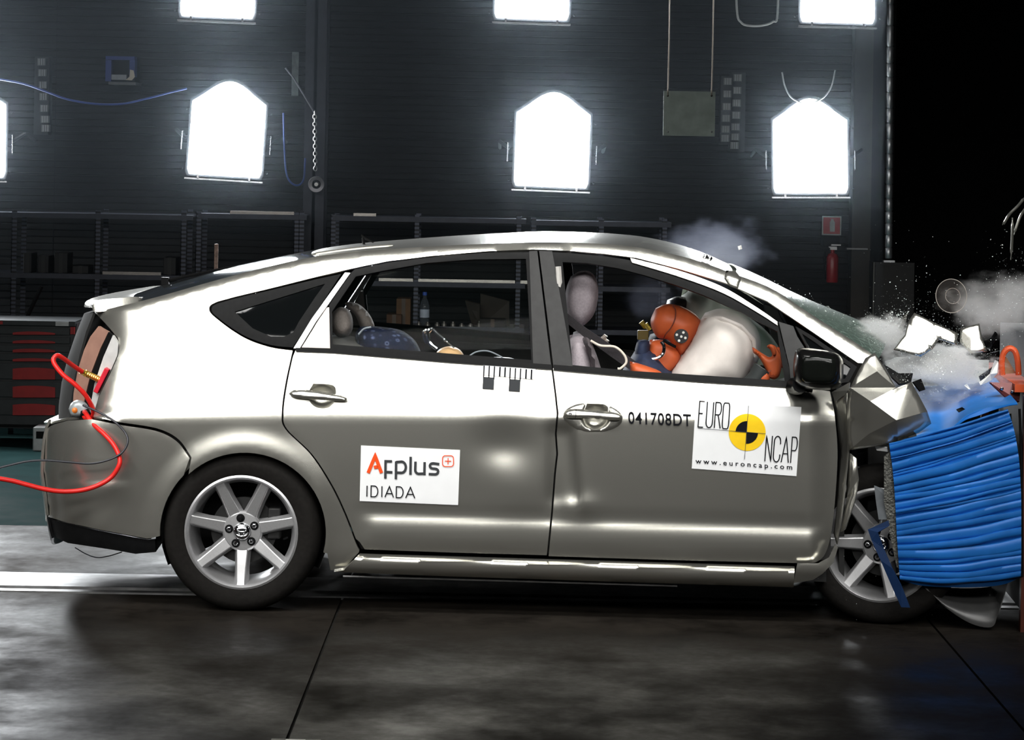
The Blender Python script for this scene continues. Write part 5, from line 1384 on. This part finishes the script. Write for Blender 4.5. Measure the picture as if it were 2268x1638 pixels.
# ================================================================== HOSE, CABLES AND LAMP AT THE TAIL
hose = [(182, 823, .72), (160, 808, .76), (140, 793, .80), (127, 787, .82), (119, 794, .83), (121, 806, .84), (140, 830, .85), (165, 850, .85), (188, 873, .84), (203, 898, .82), (207, 915, .80), (200, 926, .78), (188, 924, .74), (187, 912, .74), (192, 918, .80), (206, 938, .84), (232, 962, .88), (252, 985, .90), (264, 1010, .92), (264, 1030, .93), (247, 1056, .93), (218, 1074, .94), (182, 1085, .95), (140, 1088, .96), (100, 1083, .97), (60, 1073, .98), (20, 1063, .99), (-30, 1058, 1.0), (-90, 1070, 1.0)]
g = G(); g.tube([car(*p) for p in spline(hose, 5)], 0.0095, 10)
H_O = g.obj('red_hose', REDH); tag(H_O, 'red rubber hose looping from the tail lamp opening out to the left', 'hose')
fa, fb_, fc_ = car(178, 821, .715), car(200, 831, .70), car(222, 841, .69)
d = (fc_ - fa).normalized()
g = G(); g.tube([fa, fa.lerp(fb_, 0.45), fa.lerp(fb_, 0.46), fa.lerp(fb_, 0.6), fa.lerp(fb_, 0.61)] + [fa.lerp(fc_, 0.32 + 0.68 * k / 14) for k in range(15)], [0.011, 0.011, 0.014, 0.014, 0.011] + [0.0135 if k % 2 else 0.0115 for k in range(15)], 12)
g.obj('brass_fitting', BRASS, H_O, sharp=30)
g = G(); pa, pb_ = car(240, 815, .70), car(214, 868, .69)
g.box((pa + pb_) / 2, (0.02, 0.06, (pa - pb_).length), ((pa - pb_).normalized()).cross(NX), NX, (pa - pb_).normalized()); g.obj('mounting_plate', REDP, H_O, bevel=0.003)
cable = [(184, 897, .82), (222, 914, .86), (252, 932, .89), (276, 956, .90), (283, 978, .92), (270, 1002, .93), (240, 1018, .94), (200, 1026, .95), (154, 1023, .96), (103, 1019, .97), (62, 1021, .98), (20, 1030, .99), (-30, 1042, 1.0), (-90, 1050, 1.0)]
g = G(); g.tube([car(*p) for p in spline(cable, 5)], 0.0042, 8)
o = g.obj('black_cable', BLACKC); tag(o, 'thin black cable looping beside the red hose at the rear bumper', 'cable')
# impact flash lamp stuck on the bumper corner
lb = car(176, 905, .70)
FL = empty('flash_lamp', lb)
tag(FL, 'small round grey flash lamp with orange bulb on the rear bumper corner', 'lamp')
inflate('lamp_shell', sp([(152, 905), (158, 892), (172, 885), (188, 890), (197, 903), (196, 916), (182, 924), (160, 922), (152, 905)], 4)[:-1], 0.70, 0.035, 12, pm('grey_lamp_shell', (0.42, 0.46, 0.47), 0.4, 0.3), FL, 4)
g = G(); g.lathe(car(166, 908, .732), [(0.012, -0.01), (0.011, 0.004), (0.006, 0.009), (0.0005, 0.010)], AX, UP, NX, 16); g.obj('bulb', pm('orange_bulb', (0.8, 0.22, 0.03), 0.3), FL)
inflate('lamp_socket', [(176, 908), (196, 905), (204, 918), (196, 926), (178, 924)], 0.73, 0.016, 6, BLACKP, FL, 4)
g = G(); g.tube([car(x, y, .70) for x, y in spline([(166, 1212), (190, 1226), (214, 1234), (240, 1231), (270, 1222)], 6)], 0.0022, 6)
o = g.obj('hanging_wire', BLACKC); tag(o, 'thin dark wire drooping under the rear bumper', 'wire')

# ================================================================== BACKGROUND, left of the wall
def wb(name, x0, y0, x1, y1, Y, depth, mat, parent=None, bevel=0.0):
    """a box whose front face covers the pixel rectangle at distance Y"""
    a, b = pix(x0, y0, Y), pix(x1, y1, Y)
    return G().bx(min(a.x, b.x), max(a.x, b.x), Y, Y + depth, min(a.z, b.z), max(a.z, b.z)).obj(name, mat, parent, smooth=False, bevel=bevel)
CAB = pm('charcoal_tool_steel', (0.030, 0.033, 0.035), 0.45, 0.4, 20, 0.15)
CABR = pm('deep_red_drawer', (0.34, 0.008, 0.008), 0.5, 0.0, 20, 0.12)
CY = 17.6
def cabinet(x0, x1, lab, full=True):
    a = pix((x0 + x1) / 2, 960, CY)
    E = empty('tool_cabinet', Vector((a.x, CY + 0.25, 0.0)))
    tag(E, lab, 'tool cabinet')
    wb('body', x0, 712, x1, 950, CY, 0.45, CAB, E)
    wb('top_bar', x0, 708, x1, 722, CY - 0.03, 0.48, CAB, E)
    if full:
        for (ya, yb_, ra_, rb_) in ((725, 743, 733, 741), (744, 762, 752, 760), (763, 781, 771, 780), (782, 801, 792, 800), (803, 842, 813, 840), (843, 882, 853, 880), (883, 922, 893, 919)):
            d_ = wb('drawer', x0 + 8, ya, x1 - 12, yb_ - 1.5, CY - 0.018, 0.02, CAB, E)
            # arched red insert
            pts = [(28, rb_)] + [(28 + 94 * k / 10, ra_ + 3.2 - 3.2 * math.sin(math.pi * k / 10) ** 0.7 + 1.5 * k / 10) for k in range(11)] + [(122, rb_)]
            P = [pix(x, y, CY - 0.024) for x, y in pts]; Q = [p + Vector((0, 0.006, 0)) for p in P]; n = len(P)
            V = P + Q
            mk('drawer_insert', V, orient(V, [tuple(range(n))], Vector((0, -1, 0))) + [(i, (i + 1) % n, n + (i + 1) % n, n + i) for i in range(n)], CABR, d_, smooth=False)
        wb('name_plate', 123, 712, 152, 722, CY - 0.036, 0.006, pm('grey_name_plate', (0.4, 0.4, 0.4), 0.4, 0.3), E)
        wb('logo_mark', 0, 711, 6, 718, CY - 0.034, 0.004, CABR, E)
        wb('side_trim', 156, 724, 165, 740, CY - 0.02, 0.03, CABR, E)
    wb('plinth', x0, 938, x1, 948, CY - 0.01, 0.4, BLACKP, E)
    z1 = pix(0, 950, CY).z
    for px_ in (x0 + 16, x1 - 16):
        for dy_ in (0.06, 0.38):
            p = pix(px_, 950, CY)
            rr = 0.03
            g = G(); g.lathe(Vector((p.x, CY + dy_, rr)), [(0.001, -0.012), (rr, -0.012), (rr, 0.012), (0.001, 0.012)], Vector((1, 0, 0)), Vector((0, 0, 1)), Vector((0, 1, 0)), 14)
            g.bx(p.x - 0.012, p.x + 0.012, CY + dy_ - 0.02, CY + dy_ + 0.02, rr, z1 + 0.01)
            g.obj('caster', STEEL, E)
    return E
cabinet(-60, 166, 'charcoal tool cabinet with seven red-fronted drawers at the left edge')
a = pix(182, 760, 18.0)
E = empty('tool_cabinet', Vector((a.x, 18.2, 0))); tag(E, 'red tool cabinet half hidden behind the tail of the car', 'tool cabinet')
wb('body', 172, 724, 230, 955, 18.0, 0.4, CABR, E); wb('corner_post', 186, 724, 191, 955, 17.98, 0.03, pm('bright_red_post', (0.5, 0.012, 0.012), 0.4), E)
wb('plinth', 172, 955, 230, 985, 18.02, 0.36, BLACKP, E)
# steel box on the floor left of the bumper
a = pix(90, 962, 17.3)
pb2 = G(); pb2.bx(a.x - 0.045, a.x + 0.045, 17.3, 17.5, 0.0, pix(90, 946, 17.3).z)
o = pb2.obj('steel_case', pm('aluminium_case', (0.45, 0.46, 0.46), 0.35, 0.6), smooth=False, bevel=0.006); tag(o, 'small aluminium case on the floor between the cabinet and the bumper', 'case')
wb('case_panel', 80, 955, 103, 971, 17.29, 0.008, BLACKP, o)

# ------------------------------------------------------------------ racking along the wall
RACKM = pm('blue_grey_rack_steel', (0.035, 0.038, 0.05), 0.45, 0.5, 20, 0.15)
def post_mat():
    m = bpy.data.materials.new('slotted_post'); m.use_nodes = True
    nt = m.node_tree; b = nt.nodes['Principled BSDF']; b.inputs['Metallic'].default_value = 0.6; b.inputs['Roughness'].default_value = 0.4
    geo = nt.nodes.new('ShaderNodeNewGeometry'); sp_ = nt.nodes.new('ShaderNodeSeparateXYZ'); nt.links.new(geo.outputs['Position'], sp_.inputs[0])
    w_ = nt.nodes.new('ShaderNodeMath'); w_.operation = 'MULTIPLY'; w_.inputs[1].default_value = 1 / 0.025; nt.links.new(sp_.outputs[2], w_.inputs[0])
    fr = nt.nodes.new('ShaderNodeMath'); fr.operation = 'FRACT'; nt.links.new(w_.outputs[0], fr.inputs[0])
    gt = nt.nodes.new('ShaderNodeMath'); gt.operation = 'GREATER_THAN'; gt.inputs[1].default_value = 0.55; nt.links.new(fr.outputs[0], gt.inputs[0])
    mx = nt.nodes.new('ShaderNodeMix'); mx.data_type = 'RGBA'; nt.links.new(gt.outputs[0], mx.inputs[0])
    mx.inputs[6].default_value = (0.05, 0.055, 0.075, 1); mx.inputs[7].default_value = (0.008, 0.008, 0.01, 1)
    nt.links.new(mx.outputs[2], b.inputs['Base Color'])
    return m
POSTM = post_mat()
RY = 18.25
def rack(xa, xb, posts, shelves, lab):
    a, b = pix(xa, 900, RY), pix(xb, 900, RY)
    E = empty('storage_rack', Vector(((a.x + b.x) / 2, RY + 0.2, 0)))
    tag(E, lab, 'rack', 'storage racks along the back wall')
    for px_ in posts:
        p = pix(px_, 600, RY)
        top = pix(px_, shelves[0] - 6, RY).z
        for dy_ in (0.0, 0.36):
            g = G(); g.bx(p.x - 0.016, p.x + 0.016, RY + dy_, RY + dy_ + 0.004, 0, top); g.bx(p.x - 0.016, p.x - 0.012, RY + dy_, RY + dy_ + 0.035, 0, top)
            g.obj('post', POSTM, E, smooth=False)
    for y in shelves:
        za = pix((xa + xb) / 2, y, RY).z
        g = G(); g.bx(a.x, b.x, RY - 0.006, RY + 0.006, za - 0.03, za); g.bx(a.x, b.x, RY, RY + 0.38, za - 0.008, za)
        g.obj('shelf', RACKM, E, smooth=False)
    return E
rack(-120, 420, (30, 215, 405), (472, 606, 720), 'dark storage rack behind the tool cabinet and tail of the car')
rack(432, 672, (438, 655, 666), (474, 620, 722), 'storage rack below the rear-of-car floodlight, left of the steel column')
rack(730, 1158, (736, 921, 1147), (481, 624, 722), 'storage rack seen through the rear side window')
rack(1170, 1480, (1180, 1330, 1470), (490, 634, 730), 'storage rack behind the front side window')
def shelf_z(px_, y): return pix({474: 552, 481: 944, 624: 944, 606: 150, 722: 944}.get(y, px_), y, RY).z
# galvanised metal strips lying on the rack shelves
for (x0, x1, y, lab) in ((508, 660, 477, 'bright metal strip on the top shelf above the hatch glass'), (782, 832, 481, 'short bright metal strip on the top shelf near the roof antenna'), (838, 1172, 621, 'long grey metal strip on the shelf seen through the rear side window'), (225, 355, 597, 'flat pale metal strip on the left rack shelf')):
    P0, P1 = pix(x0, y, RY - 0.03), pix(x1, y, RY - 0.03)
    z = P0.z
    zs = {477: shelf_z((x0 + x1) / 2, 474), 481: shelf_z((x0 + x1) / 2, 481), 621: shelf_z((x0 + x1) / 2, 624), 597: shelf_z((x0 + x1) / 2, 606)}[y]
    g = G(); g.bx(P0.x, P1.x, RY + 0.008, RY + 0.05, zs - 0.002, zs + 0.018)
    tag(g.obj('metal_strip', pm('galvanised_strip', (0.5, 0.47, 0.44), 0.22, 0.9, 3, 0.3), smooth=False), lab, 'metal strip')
# clutter on the shelves
def carton(px0, px1, py0, ybase, mat, lab, cat='carton', depth=0.22, name='cardboard_carton', dy=0.06):
    a, b = pix(px0, py0, RY + dy), pix(px1, py0, RY + dy)
    zb = shelf_z((px0 + px1) / 2, ybase)
    o = G().bx(a.x, b.x, RY + dy, RY + dy + depth, zb, max(zb + 0.02, a.z)).obj(name, mat, smooth=False, bevel=0.004)
    tag(o, lab, cat)
    g_ = G(); g_.bx((a.x + b.x) / 2 - 0.012, (a.x + b.x) / 2 + 0.012, RY + dy - 0.002, RY + dy, zb, max(zb + 0.02, a.z)); g_.obj('packing_tape', (pm('packing_tape', (0.07, 0.045, 0.03), 0.5) if name != 'storage_bin' else pm('bin_label', (0.02, 0.02, 0.02), 0.6)), o, smooth=False)
    return o
KRAFT = pm('brown_card', (0.13, 0.07, 0.035), 0.8, 0, 20, 0.2)
carton(878, 910, 661, 722, KRAFT, 'taller brown carton on the shelf seen behind the rear headrests')
carton(856, 890, 696, 722, pm('dark_brown_card', (0.09, 0.045, 0.025), 0.8, 0, 20, 0.2), 'squat dark carton in front of the taller carton, rear window view', dy=0.005)
carton(1062, 1120, 706, 722, pm('dark_crate', (0.02, 0.018, 0.016), 0.7), 'low dark crate on the shelf beside the centre pillar, rear window view', 'crate', name='low_crate', dy=0.01)
# bottle
p = pix(940, 700, RY + 0.05); zb = shelf_z(940, 722)
g = G(); g.lathe(Vector((p.x, RY + 0.06, zb)), [(0.001, 0), (0.028, 0), (0.030, 0.01), (0.030, 0.12), (0.022, 0.15), (0.012, 0.17), (0.012, 0.19), (0.001, 0.19)], Vector((1, 0, 0)), Vector((0, 1, 0)), UP, 20)
B = g.obj('water_bottle', thin_glass('clear_bottle', (0.75, 0.8, 0.85), 0.15, 0.1, (0.25, 0.27, 0.3)), sharp=60); tag(B, 'clear plastic bottle standing on the shelf, rear window view', 'bottle')
g = G(); g.lathe(Vector((p.x, RY + 0.06, zb + 0.186)), [(0.014, 0), (0.014, 0.02), (0.001, 0.021)], Vector((1, 0, 0)), Vector((0, 1, 0)), UP, 14); g.obj('cap', pm('blue_cap', (0.05, 0.12, 0.5), 0.4), B)
g = G(); g.lathe(Vector((p.x, RY + 0.06, zb + 0.05)), [(0.0308, 0), (0.0308, 0.05)], Vector((1, 0, 0)), Vector((0, 1, 0)), UP, 20); g.obj('label_band', pm('bottle_label', (0.5, 0.55, 0.65), 0.5), B)
# dark angled sheets
def sheet(name, pts, Y, mat, lab, cat):
    P = [pix(x, y, Y + 0.02 * i) for i, (x, y) in enumerate(pts)]
    n = len(P)
    o = mk(name, P, orient(P, [tuple(range(n))], Vector((0, -1, 0))), mat, None, smooth=False, solid=0.012)
    return tag(o, lab, cat)
DK = pm('dark_brown_board', (0.035, 0.028, 0.022), 0.6, 0, 10, 0.2)
sheet('leaning_board', [(1064, 650), (1128, 667), (1128, 722), (1064, 722)], RY + 0.12, DK, 'dark leaning board on the shelf at the right of the rear window', 'board')
sheet('leaning_board', [(1030, 666), (1062, 674), (1062, 722), (1046, 722), (1048, 690)], RY + 0.05, DK, 'small hooked dark board left of the larger leaning board', 'board')
# row of small parts on the bench line
for k in range(9):
    px_ = 925 + 20 * k + rng.uniform(-4, 4); h = rng.uniform(0.015, 0.045)
    p = pix(px_, 715, RY); zb = shelf_z(px_, 722)
    g = G(); g.lathe(Vector((p.x, RY + 0.03, zb)), [(0.001, 0), (0.016, 0), (0.016, h * 0.6), (0.010, h * 0.7), (0.010, h), (0.001, h)], Vector((1, 0, 0)), Vector((0, 1, 0)), UP, 12)
    tag(g.obj('metal_part', pm('dull_metal_part', (0.3, 0.28, 0.26), 0.3, 0.8)), ('first', 'second', 'third', 'fourth', 'fifth', 'sixth', 'seventh', 'eighth', 'ninth')[k] + ' small turned metal part from the left on the bench behind the rear window', 'metal part', 'turned parts on the bench')
for k, (px0, px1, py0) in enumerate(((52, 70, 560), (84, 108, 566), (120, 150, 560), (160, 196, 588), (362, 390, 570))):
    carton(px0, px1, py0, 606, pm('dark_bin', (0.008, 0.008, 0.009), 0.6), 'dark storage bin number on the left rack, ' + ('leftmost', 'second from the left', 'third from the left', 'low and fourth from the left', 'rightmost by the flat strip')[k] if False else ('leftmost dark bin on the left rack shelf', 'second dark bin from the left on the left rack shelf', 'third dark bin from the left on the left rack shelf', 'low fourth dark bin on the left rack shelf', 'dark bin right of the flat pale strip on the left rack')[k], 'bin', name='storage_bin')
# leaning strut between the left rack shelves
g = G(); g.tube([pix(92, 634, RY - 0.03), pix(58, 706, RY - 0.03)], 0.014, 6); tag(g.obj('leaning_strut', BLACKP), 'black strut leaning diagonally above the charcoal tool cabinet', 'strut')
# rusty perforated upright left of the hatch
o = wb('upright_bar', 475, 540, 482, 612, 16.2, 0.01, pm('rusty_bar', (0.16, 0.11, 0.09), 0.5, 0.6, 60, 0.5)); tag(o, 'rusty perforated upright bar behind the hatch glass', 'bar')
pp = wloc(o)
a = pix(478, 612, 16.2)
G().bx(a.x - 0.006, a.x + 0.006, 16.2, 16.21, 0, a.z).obj('bar_stem', BLACKP, o, smooth=False)
G().bx(a.x - 0.1, a.x + 0.1, 16.1, 16.3, 0, 0.02).obj('bar_foot', BLACKP, o, smooth=False)

# ------------------------------------------------------------------ things on the wall
HY = 18.75
def socket_strip(px_, pys, lab, dx=0.0):
    a = pix(px_, pys[-1], HY)
    E = empty('socket_strip', a); tag(E, lab, 'socket strip')
    wb('backing', px_ - 15, pys[0] - 12, px_ + 15, pys[-1] + 14, HY + 0.10, 0.13, pm('strip_backing', (0.02, 0.02, 0.022), 0.6), E)
    for i, y in enumerate(pys):
        s = wb('socket', px_ - 9 + dx * i, y - 8, px_ + 9 + dx * i, y + 8, HY + 0.08, 0.03, pm('grey_socket', (0.16, 0.16, 0.155), 0.5), E)
        for k in (-5, 0, 5): wb('socket_rib', px_ + k - 1.4 + dx * i, y - 7, px_ + k + 1.4 + dx * i, y + 7, HY + 0.074, 0.006, pm('pale_socket_rib', (0.3, 0.3, 0.29), 0.5), s)
    return E
socket_strip(92, [137, 161, 188, 214, 240, 264, 284], 'vertical strip of seven grey sockets on the far left of the wall', 1.5)
socket_strip(1634, [172, 200, 228, 255, 281, 303, 322], 'vertical strip of seven grey sockets right of the hanging plate', -1.2)
socket_strip(1612, [180, 208, 236, 262, 286, 306], 'darker strip of six sockets between the hanging plate and the grey strip', -1.2)
# hanging steel plate
a, b = pix(1470, 201, 17.9), pix(1583, 302, 17.9)
E = empty('hanging_plate', Vector(((a.x + b.x) / 2, 17.9, b.z))); tag(E, 'square galvanised plate hanging on two cables in front of the wall', 'plate')
G().bx(a.x, b.x, 17.9, 17.906, b.z, a.z).obj('plate', pm('galvanised_plate', (0.22, 0.26, 0.24), 0.5, 0.3, 12, 0.18), E, smooth=False)
for px_ in (1479, 1576):
    g = G(); g.tube([pix(px_ + 6, -120, 17.9), pix(px_ + 3, 90, 17.9), pix(px_, 212, 17.895)], 0.004, 6); g.obj('suspension_cable', pm('rusty_wire', (0.12, 0.10, 0.08), 0.5, 0.5), E)
    for py_ in (212, 292):
        g = G(); g.lathe(pix(px_, py_, 17.9), [(0.006, 0), (0.006, 0.006), (0.001, 0.008)], Vector((1, 0, 0)), Vector((0, 0, 1)), Vector((0, -1, 0)), 10); g.obj('bolt', STEEL if py_ > 250 else BLACKP, E)
# blue-framed box with papers
a = pix(268, 180, 18.6)
E = empty('blue_frame_box', a); tag(E, 'small blue-framed wall box holding papers above the blue cable', 'box')
BLF = pm('dark_blue_frame', (0.02, 0.035, 0.14), 0.5)
wb('back_panel', 236, 126, 297, 182, 18.7, 0.28, pm('black_box_back', (0.015, 0.015, 0.016), 0.7), E)
wb('frame_top', 234, 124, 298, 133, 18.6, 0.12, BLF, E); wb('frame_side', 234, 133, 246, 180, 18.6, 0.12, BLF, E); wb('frame_side', 287, 133, 298, 170, 18.6, 0.12, BLF, E)
wb('shelf', 240, 181, 300, 188, 18.55, 0.3, pm('grey_ledge', (0.1, 0.1, 0.1), 0.5), E)
o = wb('paper_stack', 247, 165, 280, 177, 18.60, 0.09, pm('grey_papers', (0.22, 0.23, 0.24), 0.7)); tag(o, 'grey stack of papers inside the blue-framed box', 'papers')
o = G(); P = [pix(x, y, 18.59) for x, y in ((278, 177), (287, 170), (288, 154), (296, 156), (299, 170), (292, 178))]
o = mk('crumpled_tag', P, orient(P, [tuple(range(6))], Vector((0, -1, 0))), pm('cream_tag', (0.42, 0.36, 0.28), 0.7), None, smooth=False, solid=0.004); tag(o, 'cream paper tag at the corner of the blue-framed box', 'paper')
# blue draped cable
g = G(); g.tube([pix(x, y, 18.4) for x, y in spline([(-120, 150), (-20, 172), (50, 185), (100, 202), (150, 220), (210, 230), (270, 230), (330, 217), (380, 204), (414, 196)], 6)], 0.006, 7)
tag(g.obj('blue_cable', pm('blue_cable_sheath', (0.02, 0.04, 0.15), 0.6)), 'blue cable draped along the wall between the two left floodlights', 'cable')
g = G(); g.tube([pix(x, y, 18.45) for x, y in spline([(628, 250), (630, 330), (636, 390), (655, 410), (672, 398), (676, 350)], 6)], 0.006, 7)
tag(g.obj('blue_cable', pm('blue_cable_sheath', (0.02, 0.04, 0.15), 0.6)), 'blue cable hanging in a U beside the steel column', 'cable')
g = G(); g.tube([pix(x, y, 18.45) for x, y in spline([(1732, 160), (1738, 190), (1752, 215), (1775, 228)], 6)], 0.005, 6); g.tube([pix(x, y, 18.45) for x, y in spline([(1850, 155), (1842, 190), (1825, 215), (1805, 226)], 6)], 0.005, 6)
tag(g.obj('lamp_cable', pm('grey_cable', (0.2, 0.2, 0.2), 0.5)), 'grey supply cable forming a V above the right floodlight', 'cable')
g = G(); g.tube([pix(x, y, 18.5) for x, y in spline([(1630, -120), (1632, 20), (1642, 50), (1662, 57), (1690, 56), (1712, 48), (1722, 30), (1724, -120)], 6)], 0.007, 6)
tag(g.obj('pale_hook_cable', pm('pale_cable', (0.35, 0.35, 0.33), 0.5)), 'pale cable sagging under the ceiling beam left of the upper right floodlight', 'cable')
# hoist gear hanging on the column
a = pix(700, 405, 18.35)
E = empty('pulley_gear', a); tag(E, 'pulley wheel and chain gear hanging on the steel column', 'pulley')
g = G(); g.lathe(pix(701, 408, 18.35), [(0.028, -0.02), (0.048, -0.022), (0.05, -0.012), (0.044, 0.0), (0.05, 0.012), (0.048, 0.022), (0.028, 0.02)], Vector((1, 0, 0)), Vector((0, 0, 1)), Vector((0, 1, 0)), 32, close=True); g.obj('pulley_wheel', pm('dull_pulley', (0.12, 0.12, 0.13), 0.3, 0.7), E)
g = G(); g.lathe(pix(701, 408, 18.34), [(0.001, -0.03), (0.012, -0.03), (0.012, 0.12)], Vector((1, 0, 0)), Vector((0, 0, 1)), Vector((0, 1, 0)), 12); g.obj('axle', STEEL, E)
for k in range(16):
    c_ = pix(697 + 0.1 * k, 250 + k * 8.2, 18.4); ex = Vector((1, 0, 0)) if k % 2 else Vector((0, 1, 0))
    g = G(); g.tube([c_ + ex * (0.010 * math.cos(q)) + UP * (0.015 * math.sin(q)) for q in [2 * math.pi * i / 12 for i in range(13)]], 0.0032, 5, caps=False); g.obj('chain_link', STEEL, E)
g = G(); g.tube([pix(632, 150, 18.4), pix(650, 172, 18.4), pix(682, 225, 18.4), pix(697, 250, 18.4)], 0.006, 6); g.tube([pix(697, 250, 18.4), pix(697, 255, 18.52)], 0.008, 6); g.obj('gear_lever', pm('dull_pulley', (0.12, 0.12, 0.13), 0.3, 0.7), E)
o = wb('rag', 647, 115, 660, 212, 18.5, 0.02, pm('grey_green_rag', (0.12, 0.13, 0.12), 0.8, 0, 20, 0.3), E)
# ------------------------------------------------------------------ right side: ribbed duct, box, sign, extinguisher
DY = 18.6
a = pix(1969, 578, DY)
E = empty('ribbed_duct', Vector((a.x, DY, a.z))); tag(E, 'vertical ribbed metal duct beside the black recess', 'duct')
DUCT = pm('galvanised_duct', (0.62, 0.64, 0.66), 0.3, 0.8, 20, 0.2)
seg_px = [-70, -30, 10, 56, 103, 140, 170, 204, 240, 272, 308, 340, 374, 408, 440, 468, 494, 520, 548, 572]
for i in range(len(seg_px) - 1):
    t0, t1 = pix(1972 - seg_px[i] * 0.007, seg_px[i], DY), pix(1972 - seg_px[i + 1] * 0.007, seg_px[i + 1], DY)
    g = G(); g.tube([t0, t0.lerp(t1, 0.08), t0.lerp(t1, 0.92), t1], [0.019, 0.023, 0.023, 0.019], 14); g.obj('duct_segment', DUCT, E, sharp=50)
g = G(); g.box(a + Vector((0, 0.02, -0.01)), (0.07, 0.07, 0.03)); g.obj('duct_collar', DUCT, E)
DBOX = pm('black_switch_box', (0.012, 0.012, 0.012), 0.45, 0.2)
a0, a1 = pix(1934, 580, DY), pix(2022, 730, DY)
E2 = empty('switch_box', Vector(((a0.x + a1.x) / 2, DY, 0))); tag(E2, 'black switch cabinet standing below the ribbed duct', 'switch cabinet')
G().bx(a0.x, a1.x, DY - 0.02, DY + 0.2, 0, a0.z).obj('body', DBOX, E2, smooth=False)
G().bx(a0.x + 0.012, a1.x - 0.012, DY - 0.03, DY - 0.02, 0.2, a0.z - 0.02).obj('door', DBOX, E2, smooth=False)
G().bx(a0.x - 0.002, a0.x + 0.004, DY - 0.034, DY - 0.02, 0, a0.z).obj('edge_strip', pm('dim_edge', (0.10, 0.10, 0.09), 0.4, 0.5), E2, smooth=False)
SIGNR = pm('sign_red', (0.33, 0.03, 0.03), 0.5); SIGNW = pm('sign_grey_white', (0.34, 0.36, 0.34), 0.5)
S = wb('extinguisher_sign', 1821, 478, 1863, 521, 18.76, 0.008, SIGNW); tag(S, 'square red fire extinguisher sign below the right floodlight', 'sign')
wb('red_field', 1824, 481, 1860, 518, 18.752, 0.008, SIGNR, S)
P = [(1838, 513), (1838, 492), (1840, 489), (1841, 485), (1846, 485), (1847, 489), (1849, 492), (1849, 513)]
P = [pix(x, y, 18.748) for x, y in P]; mk('pictogram', P, orient(P, [tuple(range(8))], Vector((0, -1, 0))), SIGNW, S, smooth=False, solid=0.003)
G().bx(pix(1825, 500, 18.77).x, pix(1860, 500, 18.77).x, 18.768, 18.98, pix(0, 515, 18.76).z + 0.0, pix(0, 490, 18.76).z).obj('sign_mount', BLACKP, S, smooth=False)
ec = pix(1843, 625, 18.6)
EX = empty('fire_extinguisher', Vector((ec.x, 18.6, pix(1843, 625, 18.6).z))); tag(EX, 'dim red fire extinguisher hanging below its sign', 'fire extinguisher')
EXR = pm('extinguisher_red', (0.25, 0.008, 0.01), 0.3)
h0, h1 = pix(1843, 625, 18.6).z, pix(1843, 560, 18.6).z
g = G(); g.lathe(Vector((ec.x, 18.6, h0)), [(0.001, 0), (0.034, 0), (0.037, 0.01), (0.037, (h1 - h0) * 0.85), (0.028, (h1 - h0) * 0.96), (0.012, (h1 - h0)), (0.012, (h1 - h0) + 0.02)], Vector((1, 0, 0)), Vector((0, 1, 0)), UP, 24); g.obj('cylinder_body', EXR, EX, sharp=50)
g = G(); g.box(Vector((ec.x, 18.6, h1 + 0.03)), (0.05, 0.03, 0.02)); g.box(Vector((ec.x + 0.02, 18.6, h1 + 0.05)), (0.06, 0.02, 0.008)); g.obj('valve', STEEL, EX)
g = G(); g.tube([Vector(q) for q in spline([(ec.x - 0.02, 18.58, h1 + 0.03), (ec.x - 0.05, 18.58, h1), (ec.x - 0.052, 18.58, h0 + 0.08), (ec.x - 0.045, 18.58, h0 + 0.02)], 6)], 0.007, 6); g.obj('hose', BLACKP, EX)
g = G(); g.box(Vector((ec.x, 18.80, h1 - 0.05)), (0.03, 0.36, 0.02)); g.obj('wall_hook', BLACKP, EX)
o = wb('wall_rail', 1876, 549, 1922, 553, 18.75, 0.05, pm('dim_rail', (0.2, 0.2, 0.2), 0.4, 0.5)); tag(o, 'short grey rail fixed to the brown pier', 'rail')
